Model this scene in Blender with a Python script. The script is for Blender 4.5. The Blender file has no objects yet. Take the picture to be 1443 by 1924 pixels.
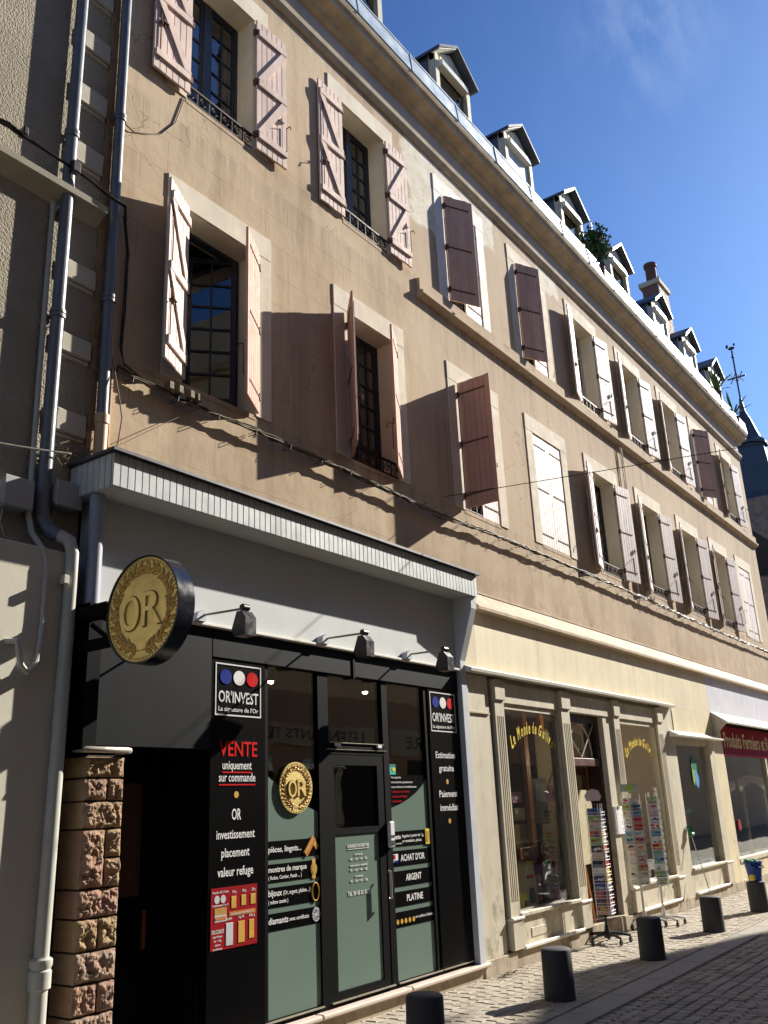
import bpy, bmesh, math, random
from mathutils import Vector, Matrix
R = math.radians
random.seed(7)
S = bpy.context.scene
COL = S.collection
# ------------------------------------------------------------------ camera
CAM = Vector((0, 0, 1.6))
YAW, PITCH, ROLL, FPX = R(54.873), R(18.144), R(-2.522), 1700.0
_f = Vector((math.sin(YAW)*math.cos(PITCH), math.cos(YAW)*math.cos(PITCH), math.sin(PITCH)))
_r = Vector((math.cos(YAW), -math.sin(YAW), 0)); _u = _r.cross(_f)
c_r = _r*math.cos(ROLL)+_u*math.sin(ROLL); c_u = -_r*math.sin(ROLL)+_u*math.cos(ROLL)
cam = bpy.data.cameras.new('camera'); camo = bpy.data.objects.new('camera', cam); COL.objects.link(camo)
cam.sensor_fit = 'VERTICAL'; cam.sensor_height = 24; cam.lens = 24*FPX/1924
cam.clip_start = 0.05; cam.clip_end = 2000
m = Matrix((c_r, c_u, -_f)).transposed().to_4x4(); m.translation = CAM
camo.matrix_world = m; S.camera = camo
# ------------------------------------------------------------------ light
SUN = Vector((3.2, -1.0, 1.87)).normalized()
sun_el = math.asin(SUN.z); sun_az = math.atan2(SUN.x, SUN.y)
w = bpy.data.worlds.new('World'); S.world = w; w.use_nodes = True
nt = w.node_tree; nt.nodes.clear()
out = nt.nodes.new('ShaderNodeOutputWorld'); bg = nt.nodes.new('ShaderNodeBackground')
sky = nt.nodes.new('ShaderNodeTexSky'); sky.sky_type = 'NISHITA'; sky.sun_disc = False
sky.sun_elevation = sun_el; sky.sun_rotation = sun_az
sky.air_density = 1.0; sky.dust_density = 0.6; sky.ozone_density = 2.0; sky.altitude = 200
bg.inputs['Strength'].default_value = 0.10
tc = nt.nodes.new('ShaderNodeTexCoord')
# thin streaks of high cloud, fixed in the sky
mp = nt.nodes.new('ShaderNodeMapping'); mp.inputs['Scale'].default_value = (9, 16, 5); mp.inputs['Rotation'].default_value = (0.3, 0.5, 0.2)
nz = nt.nodes.new('ShaderNodeTexNoise'); nz.inputs['Scale'].default_value = 1.6; nz.inputs['Detail'].default_value = 8; nz.inputs['Roughness'].default_value = 0.62
vs = nt.nodes.new('ShaderNodeVectorMath'); vs.operation = 'DISTANCE'; vs.inputs[1].default_value = Vector((0.82, 0.195, 0.805)).normalized()
nrm = nt.nodes.new('ShaderNodeVectorMath'); nrm.operation = 'NORMALIZE'
mr = nt.nodes.new('ShaderNodeMapRange'); mr.inputs[1].default_value = 0.0; mr.inputs[2].default_value = 0.085; mr.inputs[3].default_value = 0.22; mr.inputs[4].default_value = 0.0
mr2 = nt.nodes.new('ShaderNodeMapRange'); mr2.inputs[1].default_value = 0.50; mr2.inputs[2].default_value = 0.75; mr2.inputs[3].default_value = 0.0; mr2.inputs[4].default_value = 1.0
mr3 = nt.nodes.new('ShaderNodeMapRange'); mr3.inputs[1].default_value = 0.40; mr3.inputs[2].default_value = 0.70
mul = nt.nodes.new('ShaderNodeMath'); mul.operation = 'MULTIPLY'
ad = nt.nodes.new('ShaderNodeMath'); ad.operation = 'MULTIPLY_ADD'; ad.inputs[1].default_value = 0.012
mix = nt.nodes.new('ShaderNodeMixRGB'); mix.inputs[2].default_value = (5, 5.4, 6, 1)
L = nt.links.new
L(tc.outputs['Generated'], nrm.inputs[0]); L(nrm.outputs[0], vs.inputs[0]); L(nrm.outputs[0], mp.inputs[0]); L(mp.outputs[0], nz.inputs['Vector'])
L(vs.outputs['Value'], mr.inputs[0]); L(nz.outputs['Fac'], mr3.inputs[0]); L(nz.outputs['Fac'], mr2.inputs[0])
L(mr.outputs[0], mul.inputs[0]); L(mr3.outputs[0], mul.inputs[1]); L(mr2.outputs[0], ad.inputs[0]); L(mul.outputs[0], ad.inputs[2])
# the clear sky is deeper than the plain atmosphere model gives: contrast raised evenly over the whole dome
v1 = nt.nodes.new('ShaderNodeVectorMath'); v1.operation = 'SCALE'; v1.inputs['Scale'].default_value = 0.19
gm = nt.nodes.new('ShaderNodeGamma'); gm.inputs['Gamma'].default_value = 1.75
v2 = nt.nodes.new('ShaderNodeVectorMath'); v2.operation = 'SCALE'; v2.inputs['Scale'].default_value = 1/0.19*0.9
L(sky.outputs[0], v1.inputs[0]); L(v1.outputs[0], gm.inputs[0]); L(gm.outputs[0], v2.inputs[0])
v4 = nt.nodes.new('ShaderNodeVectorMath'); v4.operation = 'MULTIPLY'; v4.inputs[1].default_value = (1.08, 1.24, 1.30)
v5 = nt.nodes.new('ShaderNodeVectorMath'); v5.operation = 'MULTIPLY_ADD'; v5.inputs[1].default_value = (.33, .19, .09); v5.inputs[2].default_value = (1, 1, 1)
v6 = nt.nodes.new('ShaderNodeVectorMath'); v6.operation = 'DIVIDE'
L(v2.outputs[0], v4.inputs[0]); L(v2.outputs[0], v5.inputs[0]); L(v4.outputs[0], v6.inputs[0]); L(v5.outputs[0], v6.inputs[1])
L(ad.outputs[0], mix.inputs[0]); L(v6.outputs[0], mix.inputs[1]); L(mix.outputs[0], bg.inputs['Color']); L(bg.outputs[0], out.inputs[0])
sl = bpy.data.lights.new('sun', 'SUN'); sl.energy = 5.0; sl.angle = R(0.53); sl.color = (1.0, 0.93, 0.82)
so = bpy.data.objects.new('sun', sl); COL.objects.link(so); so.rotation_euler = SUN.to_track_quat('Z', 'Y').to_euler()
S.view_settings.view_transform = 'Standard'; S.view_settings.look = 'None'; S.view_settings.gamma = 1
S.view_settings.exposure = 0.95; S.view_settings.use_curve_mapping = False
S.cycles.max_bounces = 8; S.cycles.transparent_max_bounces = 16; S.cycles.caustics_reflective = False; S.cycles.caustics_refractive = False
S.cycles.use_denoising = True
# ------------------------------------------------------------------ materials
def sc(r, g, b):
    f = lambda c: (c/255/12.92 if c/255 <= .04045 else ((c/255+.055)/1.055)**2.4)
    return (f(r), f(g), f(b))
class NT:
    def __init__(s, name):
        s.m = bpy.data.materials.new(name); s.m.use_nodes = True; s.t = s.m.node_tree
        s.b = s.t.nodes['Principled BSDF']; s.pos = s.t.nodes.new('ShaderNodeNewGeometry').outputs['Position']
    def n(s, typ, **k):
        x = s.t.nodes.new(typ)
        for a, v in k.items(): setattr(x, a, v)
        return x
    def l(s, a, b): s.t.links.new(a, b)
    def val(s, x, v):
        if hasattr(v, 'links'): s.l(v, x)
        else: x.default_value = v
    def noise(s, scale, detail=4, rough=.55, vec=None, sc3=None):
        x = s.n('ShaderNodeTexNoise'); x.inputs['Scale'].default_value = scale; x.inputs['Detail'].default_value = detail; x.inputs['Roughness'].default_value = rough
        v = vec or s.pos
        if sc3:
            mpp = s.n('ShaderNodeMapping'); mpp.inputs['Scale'].default_value = sc3; s.l(v, mpp.inputs[0]); v = mpp.outputs[0]
        s.l(v, x.inputs['Vector']); return x.outputs['Fac']
    def rng(s, v, a, b, c=0., d=1.):
        x = s.n('ShaderNodeMapRange'); s.val(x.inputs[0], v)
        for i, q in enumerate((a, b, c, d)): x.inputs[i+1].default_value = q
        return x.outputs[0]
    def mth(s, op, a, b=0., c=0.):
        x = s.n('ShaderNodeMath', operation=op); s.val(x.inputs[0], a); s.val(x.inputs[1], b); s.val(x.inputs[2], c); return x.outputs[0]
    def mix(s, f, a, b, mode='MIX'):
        x = s.n('ShaderNodeMixRGB', blend_type=mode); s.val(x.inputs[0], f)
        for i, q in ((1, a), (2, b)):
            if hasattr(q, 'links'): s.l(q, x.inputs[i])
            else: x.inputs[i].default_value = (*q, 1)
        return x.outputs[0]
    def col(s, v):
        if hasattr(v, 'links'): s.l(v, s.b.inputs['Base Color'])
        else: s.b.inputs['Base Color'].default_value = (*v, 1)
    def bump(s, h, strength=.3, dist=.01, prev=None):
        x = s.n('ShaderNodeBump'); x.inputs['Strength'].default_value = strength; x.inputs['Distance'].default_value = dist
        s.l(h, x.inputs['Height'])
        if prev is not None: s.l(prev, x.inputs['Normal'])
        s.l(x.outputs[0], s.b.inputs['Normal']); return x.outputs[0]
    def xyz(s):
        x = s.n('ShaderNodeSeparateXYZ'); s.l(s.pos, x.inputs[0]); return x.outputs
MATS = {}
def pm(name, c, rough=.7, var=.12, scale=3., metal=0., bump=0., bscale=60., bdist=.004, spec=.5, rand=0., streak=0., coat=0., rv=.1, dirt=0.):
    if name in MATS: return MATS[name]
    k = NT(name); b = k.b
    f = k.rng(k.noise(scale, 6, .6), .25, .75, 1-var, 1+var)
    if streak: f = k.mth('MULTIPLY', f, k.rng(k.noise(1, 4, .6, sc3=(6, 6, .5)), .3, .7, 1-streak, 1+streak*.6))
    if rand:
        oi = k.n('ShaderNodeObjectInfo'); f = k.mth('MULTIPLY', f, k.rng(oi.outputs['Random'], 0, 1, 1-rand, 1+rand))
    cc = k.n('ShaderNodeVectorMath', operation='SCALE'); cc.inputs[0].default_value = c; k.l(f, cc.inputs['Scale'])
    k.l(cc.outputs[0], b.inputs['Base Color'])
    if dirt:
        dm = k.mth('MULTIPLY', k.rng(k.noise(7, 8, .7, sc3=(1, 1, .6)), .52, .66), k.rng(k.xyz()['Z'], 1.4, .2, .25, 1.))
        k.l(k.mix(k.mth('MULTIPLY', dm, dirt), cc.outputs[0], (.13, .105, .08)), b.inputs['Base Color'])
    b.inputs['Roughness'].default_value = rough; b.inputs['Metallic'].default_value = metal; b.inputs['Specular IOR Level'].default_value = spec
    if coat: b.inputs['Coat Weight'].default_value = coat; b.inputs['Coat Roughness'].default_value = .15
    k.l(k.rng(k.noise(scale*2.3, 4), .3, .7, max(0.02, rough-rv), min(1, rough+rv)), b.inputs['Roughness'])
    if bump: k.bump(k.noise(bscale, 5, .6), bump, bdist)
    MATS[name] = k.m; return k.m
def glassmat(name, tint, ior=.05):
    k = NT(name); k.t.nodes.remove(k.b)
    o = k.t.nodes['Material Output']
    tr = k.n('ShaderNodeBsdfTransparent'); tr.inputs[0].default_value = (*tint, 1)
    gl = k.n('ShaderNodeBsdfGlossy'); gl.inputs['Roughness'].default_value = 0.0; gl.inputs[0].default_value = (.95, .97, 1, 1)
    lw = k.n('ShaderNodeLayerWeight'); lw.inputs[0].default_value = .5
    fac = k.mth('MULTIPLY_ADD', k.mth('POWER', lw.outputs['Facing'], 5.), 1-ior, ior)
    bm = k.n('ShaderNodeBump'); bm.inputs['Strength'].default_value = .12; bm.inputs['Distance'].default_value = .02
    k.l(k.noise(1.6, 2, .5), bm.inputs['Height']); k.l(bm.outputs[0], gl.inputs['Normal'])
    mx = k.n('ShaderNodeMixShader'); k.l(fac, mx.inputs[0]); k.l(tr.outputs[0], mx.inputs[1]); k.l(gl.outputs[0], mx.inputs[2]); k.l(mx.outputs[0], o.inputs[0])
    return k.m
def emis(name, c, st):
    k = NT(name); k.col((0, 0, 0)); k.b.inputs['Emission Color'].default_value = (*c, 1); k.b.inputs['Emission Strength'].default_value = st; return k.m
# rendered facade plaster: mottled, streaked, incised ashlar lines on the left bays, paler unpainted patches near the eaves
def plaster():
    k = NT('facade_plaster'); X = k.xyz()
    base = k.mix(k.rng(k.noise(.9, 7, .62), .3, .7), sc(196, 175, 147), sc(212, 192, 163))
    base = k.mix(k.rng(k.noise(1, 6, .6, sc3=(1.6, 1.6, .45)), .45, .72, 0, .55), base, sc(158, 135, 110))
    base = k.mix(k.rng(k.noise(2.4, 8, .7), .56, .74, 0, .3), base, sc(206, 190, 165))
    base = k.mix(k.mth('MULTIPLY', k.rng(k.mth('ADD', X['X'], k.mth('MULTIPLY', k.noise(1.3, 5), .5)), 8.35, 8.75), .55), base, sc(196, 179, 157))
    base = k.mix(k.rng(k.noise(1, 7, .7, sc3=(3.4, 3.4, .28)), .50, .74, 0, .62), base, sc(150, 128, 106))
    base = k.mix(k.mth('MULTIPLY', k.rng(k.noise(.45, 3, .5), .56, .60), .22), base, sc(214, 196, 168))
    # dirt band above the shopfronts and under string course
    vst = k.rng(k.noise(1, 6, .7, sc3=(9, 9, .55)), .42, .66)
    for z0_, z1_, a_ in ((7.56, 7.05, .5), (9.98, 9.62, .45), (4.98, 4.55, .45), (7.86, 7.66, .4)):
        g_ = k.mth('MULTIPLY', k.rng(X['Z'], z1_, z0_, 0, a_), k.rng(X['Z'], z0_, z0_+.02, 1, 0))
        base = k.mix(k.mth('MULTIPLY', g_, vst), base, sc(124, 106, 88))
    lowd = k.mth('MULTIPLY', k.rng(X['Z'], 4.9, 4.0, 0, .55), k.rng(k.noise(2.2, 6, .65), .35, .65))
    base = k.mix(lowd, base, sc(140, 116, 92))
    wob = k.mth('MULTIPLY_ADD', k.noise(2.2, 5, .6), .7, -.35)
    def box(x0, x1, z0, z1, q=.03):
        a = k.rng(k.mth('ADD', X['X'], wob), x0-q, x0+q); b = k.rng(k.mth('ADD', X['X'], wob), x1+q, x1-q)
        c = k.rng(k.mth('ADD', X['Z'], k.mth('MULTIPLY', wob, .6)), z0-q, z0+q); d = k.rng(X['Z'], z1+q, z1-q)
        return k.mth('MULTIPLY', k.mth('MULTIPLY', a, b), k.mth('MULTIPLY', c, d))
    p = k.mth('MAXIMUM', box(8.22, 8.9, 8.75, 9.97), box(8.9, 10.5, 9.35, 9.97))
    p = k.mth('MAXIMUM', p, box(12.0, 12.8, 9.6, 9.97))
    pc = k.mix(k.rng(k.noise(7, 8, .7), .4, .68), sc(232, 226, 210), sc(208, 198, 178))
    base = k.mix(k.mth('MULTIPLY', p, 1.0), base, pc)
    # cracks
    vor = k.n('ShaderNodeTexVoronoi', feature='DISTANCE_TO_EDGE'); vor.inputs['Scale'].default_value = .8
    dv = k.n('ShaderNodeVectorMath', operation='ADD'); nn = k.n('ShaderNodeTexNoise'); nn.inputs['Scale'].default_value = 2.5; nn.inputs['Detail'].default_value = 6
    k.l(k.pos, nn.inputs['Vector']); k.l(k.pos, dv.inputs[0]); k.l(nn.outputs['Color'], dv.inputs[1]); k.l(dv.outputs[0], vor.inputs['Vector'])
    cr = k.mth('MULTIPLY', k.rng(vor.outputs['Distance'], .0, .007, 1, 0), k.rng(k.noise(.5, 2), .55, .62))
    base = k.mix(k.mth('MULTIPLY', cr, .6), base, sc(110, 90, 72))
    # incised joints
    mpn = k.n('ShaderNodeCombineXYZ'); k.l(X['X'], mpn.inputs[0]); k.l(X['Z'], mpn.inputs[1])
    br = k.n('ShaderNodeTexBrick'); br.inputs['Scale'].default_value = 1; br.inputs['Brick Width'].default_value = .62; br.inputs['Row Height'].default_value = .33
    br.inputs['Mortar Size'].default_value = .004; br.inputs['Mortar Smooth'].default_value = .6; br.offset = .47; k.l(mpn.outputs[0], br.inputs['Vector'])
    jt = k.mth('MULTIPLY', br.outputs['Fac'], k.rng(X['X'], 8.5, 7.6, 0, 1)); jt = k.mth('MULTIPLY', jt, k.rng(k.noise(1.7, 4), .36, .54, .12, 1))
    base = k.mix(k.mth('MULTIPLY', jt, .5), base, sc(120, 98, 76))
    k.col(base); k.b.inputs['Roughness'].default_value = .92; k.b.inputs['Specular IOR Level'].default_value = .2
    h = k.mth('ADD', k.mth('MULTIPLY', k.noise(5, 8, .6), .9), k.mth('MULTIPLY', k.noise(70, 4, .6), .12))
    h = k.mth('SUBTRACT', h, k.mth('MULTIPLY', jt, .12)); h = k.mth('SUBTRACT', h, k.mth('MULTIPLY', cr, .3)); h = k.mth('SUBTRACT', h, k.mth('MULTIPLY', p, .25))
    k.bump(h, .36, .016); return k.m
def roughcast(name, c1, c2, bs=.8, scale=26):
    k = NT(name)
    k.col(k.mix(k.rng(k.noise(1.3, 7, .65), .3, .7), c1, c2)); k.b.inputs['Roughness'].default_value = .95; k.b.inputs['Specular IOR Level'].default_value = .15
    v = k.n('ShaderNodeTexVoronoi'); v.inputs['Scale'].default_value = scale; k.l(k.pos, v.inputs['Vector'])
    k.bump(k.mth('ADD', k.mth('MULTIPLY', v.outputs['Distance'], -.6), k.mth('MULTIPLY', k.noise(scale*.7, 5, .7), 1.0)), bs, .02); return k.m
def stonemat(name, cols, rand=True, bump=.6, scale=22, rough=.85):
    k = NT(name); oi = k.n('ShaderNodeObjectInfo')
    cr = k.n('ShaderNodeValToRGB'); e = cr.color_ramp.elements
    while len(e) < len(cols): e.new(.5)
    for i, c in enumerate(cols): e[i].position = i/(len(cols)-1); e[i].color = (*c, 1)
    if rand == 'cell':
        v = k.n('ShaderNodeTexVoronoi'); v.inputs['Scale'].default_value = 8; k.l(k.pos, v.inputs['Vector'])
        sp = k.n('ShaderNodeSeparateColor'); k.l(v.outputs['Color'], sp.inputs[0]); src = sp.outputs[0]
    elif rand: src = k.mth('MULTIPLY_ADD', k.noise(6, 4, .6), .6, k.mth('MULTIPLY_ADD', oi.outputs['Random'], .8, -.2))
    else: src = k.noise(5, 5, .6)
    k.l(src, cr.inputs[0])
    k.col(k.mix(k.rng(k.noise(scale*1.5, 5, .7), .3, .7, 0, .35), cr.outputs[0], (.06, .05, .045)))
    k.b.inputs['Roughness'].default_value = rough; k.b.inputs['Specular IOR Level'].default_value = .3
    k.bump(k.noise(scale, 7, .65), bump, .012); return k.m
M = dict(
 plaster=plaster(),
 surround=pm('limestone_surround', sc(226, 216, 196), .9, .1, 4, bump=.3, bscale=45, streak=.08),
 reveal=pm('reveal_plaster', sc(205, 190, 165), .9, .12, 3, bump=.2, streak=.1),
 frieze=pm('frieze_render', sc(190, 178, 164), .9, .12, 2, bump=.25, streak=.1),
 cornice=pm('cornice_stone', sc(190, 174, 148), .9, .26, 2.2, bump=.4, bscale=30, streak=.2),
 zinc=pm('gutter_zinc', sc(196, 206, 210), .38, .12, 2.5, metal=.35, streak=.12),
 slate=pm('slate', sc(72, 76, 84), .5, .25, 9, bump=.4, bscale=25, rand=.25),
 slateblue=pm('cheek_zinc', sc(88, 100, 120), .45, .15, 4, metal=.3),
 display=pm('display_board', sc(104, 102, 86), .9, .12, 2, streak=.1), whitesur=pm('white_painted_surround', sc(238, 234, 226), .8, .05, 4, streak=.05), roomlt=pm('shop_room_plaster', sc(170, 152, 128), .9, .2, 2),
 shpink=pm('shutter_pink_paint', sc(226, 204, 192), .7, .1, 7, spec=.3, streak=.2, rand=.05),
 shwhite=pm('shutter_pale_paint', sc(234, 222, 216), .6, .1, 7, spec=.4, streak=.16, rand=.05),
 shmauve=pm('shutter_rosy_paint', sc(196, 156, 140), .75, .08, 5, spec=.25, streak=.12, rand=.04),
 iron=pm('iron_dark', sc(52, 36, 34), .6, .25, 12), rust=pm('rusty_hinge', sc(92, 62, 50), .8, .3, 20),
 shdusk=pm('shutter_shaded_paint', sc(224, 188, 168), .75, .1, 6, spec=.2, streak=.2, rand=.05), winframe=pm('window_frame_navy', sc(44, 48, 62), .45, .12, 8), winwhite=pm('window_frame_pale', sc(190, 184, 172), .5, .1, 8),  # shdusk: shaded copy of the shutter paint, for the ajar upper leaves
 curtain=pm('net_curtain', sc(110, 98, 80), .9, .2, 3), room=pm('room_dark', sc(56, 48, 42), .9, .3, 2),
 blackpaint=pm('black_panel', sc(10, 10, 12), .6, .2, 3, rv=.02, spec=.06), slatepanel=pm('charcoal_panel', sc(25, 28, 32), .6, .2, 2.2, streak=.2, rv=.03, spec=.1),
 blackgloss=pm('black_film', sc(7, 7, 8), .3, .1, 4, rv=.01, spec=.1), greyfascia=pm('grey_fascia', sc(188, 193, 194), .6, .03, 2, streak=.03, rv=.03),
 canopyw=pm('canopy_board_paint', sc(188, 195, 195), .6, .05, 4, streak=.14, rand=.05), soffit=pm('canopy_soffit', sc(186, 188, 184), .7, .06, 2),
 postw=pm('post_paint', sc(196, 200, 208), .5, .08, 4, streak=.1), greycol=pm('column_paint', sc(150, 156, 172), .5, .1, 4, streak=.1),
 film=pm('sage_window_film', sc(110, 130, 120), .3, .05, 1.2, rv=.01, spec=.35), white=pm('white_print', (.82, .82, .82), .7, .02, spec=.1), red=pm('red_print', sc(206, 24, 24), .7, .04, spec=.06),
 blue=pm('blue_print', sc(18, 44, 140), .7, .04, spec=.06), goldp=pm('gold_print', sc(200, 158, 66), .6, .22, 30, spec=.2), posterred=pm('poster_red', sc(146, 18, 28), .7, .05, spec=.06),
 silver=pm('silver_print', sc(196, 198, 200), .4, .12, 25), copper=pm('copper_print', sc(190, 120, 60), .4, .25, 25),
 gold=pm('coin_gold', sc(238, 212, 134), .42, .22, 9, metal=.35, bump=.25, bscale=40), golddk=pm('coin_gold_relief', sc(196, 158, 82), .45, .2, 14, metal=.35, bump=.2, bscale=50), goldln=pm('coin_groove', sc(98, 70, 30), .6, .2, 20),
 coinrim=pm('coin_rim', sc(34, 38, 50), .22, .2, 5, metal=.2),
 cream=pm('cream_paint', sc(224, 211, 175), .6, .06, 1.8, streak=.09, dirt=.5), creamg=pm('cream_joinery', sc(204, 196, 174), .65, .08, 3, streak=.14, bump=.15, bscale=20, dirt=.7), creamfl=pm('flashing_paint', sc(182, 162, 136), .8, .12, 2.5, streak=.12, bump=.35, bscale=4, bdist=.03),
 lav=pm('pale_lavender_paint', sc(208, 208, 218), .6, .05, 2, streak=.08, dirt=.4), base=pm('plinth_stone', sc(176, 162, 142), .9, .2, 4, bump=.5, bscale=35, streak=.2, dirt=.8),
 sillst=pm('sill_stone', sc(205, 190, 178), .8, .1, 6, bump=.3), whitemet=pm('white_metal', sc(226, 222, 210), .4, .08, 5),
 wood=pm('brown_wood', sc(96, 56, 38), .45, .25, 6, streak=.25, coat=.3), wooddk=pm('dark_wood', sc(58, 36, 28), .5, .25, 6, streak=.2), pine=pm('pine_wood', sc(196, 132, 70), .5, .15, 8, streak=.2),
 yellow=pm('yellow_lettering', sc(232, 205, 40), .5, .04), maroon=pm('maroon_sign', sc(142, 24, 46), .7, .06, spec=.1), ivory=pm('ivory_lettering', sc(232, 214, 174), .7, .05, spec=.1),
 glass=glassmat('shop_glass', (.90, .92, .91), .09), glassdk=glassmat('window_glass', (.55, .58, .6), .13),
 bollard=pm('bollard_granite', sc(54, 54, 58), .7, .16, 60, bump=.35, bscale=120, bdist=.002), pvcgrey=pm('downpipe_zinc', sc(108, 113, 120), .42, .16, 5, metal=.1, streak=.15),
 pvcbeige=pm('downpipe_beige', sc(196, 160, 124), .5, .08, 6), pvclight=pm('downpipe_painted', sc(186, 186, 176), .5, .08, 5, streak=.1), duct=pm('duct_paint', sc(150, 144, 130), .6, .1, 8),
 cable=pm('cable_grey', sc(120, 106, 84), .7, .25, 15), cabledk=pm('cable_black', sc(24, 24, 27), .5, .2, 20), boxgrey=pm('junction_box_plastic', sc(168, 168, 166), .5, .06, 5),
 rough=roughcast('roughcast_grey', sc(156, 148, 132), sc(180, 172, 154), .8, 62), smoothw=pm('lower_wall_paint', sc(206, 202, 186), .85, .07, 2, bump=.25, bscale=18, streak=.05),
 quoin=pm('quoin_stone', sc(192, 186, 168), .9, .1, 5, bump=.3), brokenst=roughcast('broken_edge', sc(140, 118, 92), sc(170, 146, 116), 1., 14),
 rock=stonemat('rock_faced_stone', [sc(150, 118, 100), sc(180, 152, 120), sc(170, 146, 108), sc(172, 134, 116), sc(162, 150, 128)], True, 1., 30), mortar=pm('mortar_dark', sc(70, 62, 56), .95, .2, 20, bump=.3),
 sett=stonemat('granite_sett', [sc(168, 158, 142), sc(182, 172, 154), sc(192, 182, 166)], True, .5, 40, .8), settj=stonemat('granite_setts_far', [sc(168, 158, 142), sc(182, 172, 154), sc(192, 182, 166)], 'cell', .5, 40, .8),
 cob=stonemat('cobble_stone', [sc(146, 139, 128), sc(168, 160, 148), sc(184, 175, 160)], True, .5, 40, .75), cobj=stonemat('cobbles_far', [sc(146, 139, 128), sc(168, 160, 148), sc(184, 175, 160)], 'cell', .5, 40, .75),
 ground=pm('joint_sand', sc(132, 122, 106), .95, .2, 30, bump=.3), slab=pm('kerb_slab', sc(160, 153, 142), .85, .12, 5, bump=.3, bscale=60, rand=.08),
 opp=pm('opposite_plaster', sc(208, 190, 160), .9, .12, 1.5), oppw=pm('opposite_shop_paint', sc(160, 136, 114), .7, .15, 2), oppsign=pm('opposite_sign_board', sc(176, 172, 160), .7, .06), ink=pm('dark_lettering', sc(30, 28, 28), .6, .05),
 brick=pm('chimney_brick', sc(128, 90, 76), .9, .25, 8, bump=.4), brickp=pm('chimney_lit_render', sc(206, 186, 160), .9, .14, 6, bump=.5, bscale=30), pot=pm('terracotta_pot', sc(104, 66, 56), .8, .15, 9),
 leaf=pm('leaf_green', (.06, .14, .035), .5, .35, 12, rand=.2), yucca=pm('yucca_green', (.07, .14, .04), .45, .3, 9), flower=pm('rose_petal', sc(214, 150, 160), .6, .1),
 chrome=pm('lamp_arm_metal', sc(190, 182, 165), .35, .1, 9, metal=.6), lampblk=pm('lamp_black', sc(28, 26, 26), .35, .15, 9), wire=pm('white_wire', sc(215, 215, 210), .4, .05), plastblk=pm('black_plastic', sc(24, 24, 28), .4, .15),
 bucket=pm('bucket_blue', sc(24, 66, 150), .35, .06), greenp=pm('green_plastic', sc(30, 120, 74), .5, .1), aqua=pm('aqua_plastic', sc(60, 190, 180), .4, .06), darkc=pm('dark_concrete', sc(70, 70, 70), .8, .15, 12, bump=.3),
 towerst=pm('tower_slate', sc(52, 60, 76), .5, .2, 3, bump=.3, bscale=6), wallst=stonemat('chapel_stone', [sc(110, 104, 98), sc(140, 128, 116), sc(120, 100, 90)], 'cell', .6, 12),
 glow=emis('lamp_glow', (1., .72, .35), 30.), straw=pm('straw_fabric', sc(196, 186, 150), .8, .2, 14, streak=.1), skin=pm('toy_beige', sc(190, 170, 150), .6, .2), litter=pm('dry_leaves', sc(96, 78, 58), .9, .4, 30),
)
def card_mat(c): return pm('card_%d_%d_%d' % c, sc(*c), .4, .06, 20)
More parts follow.
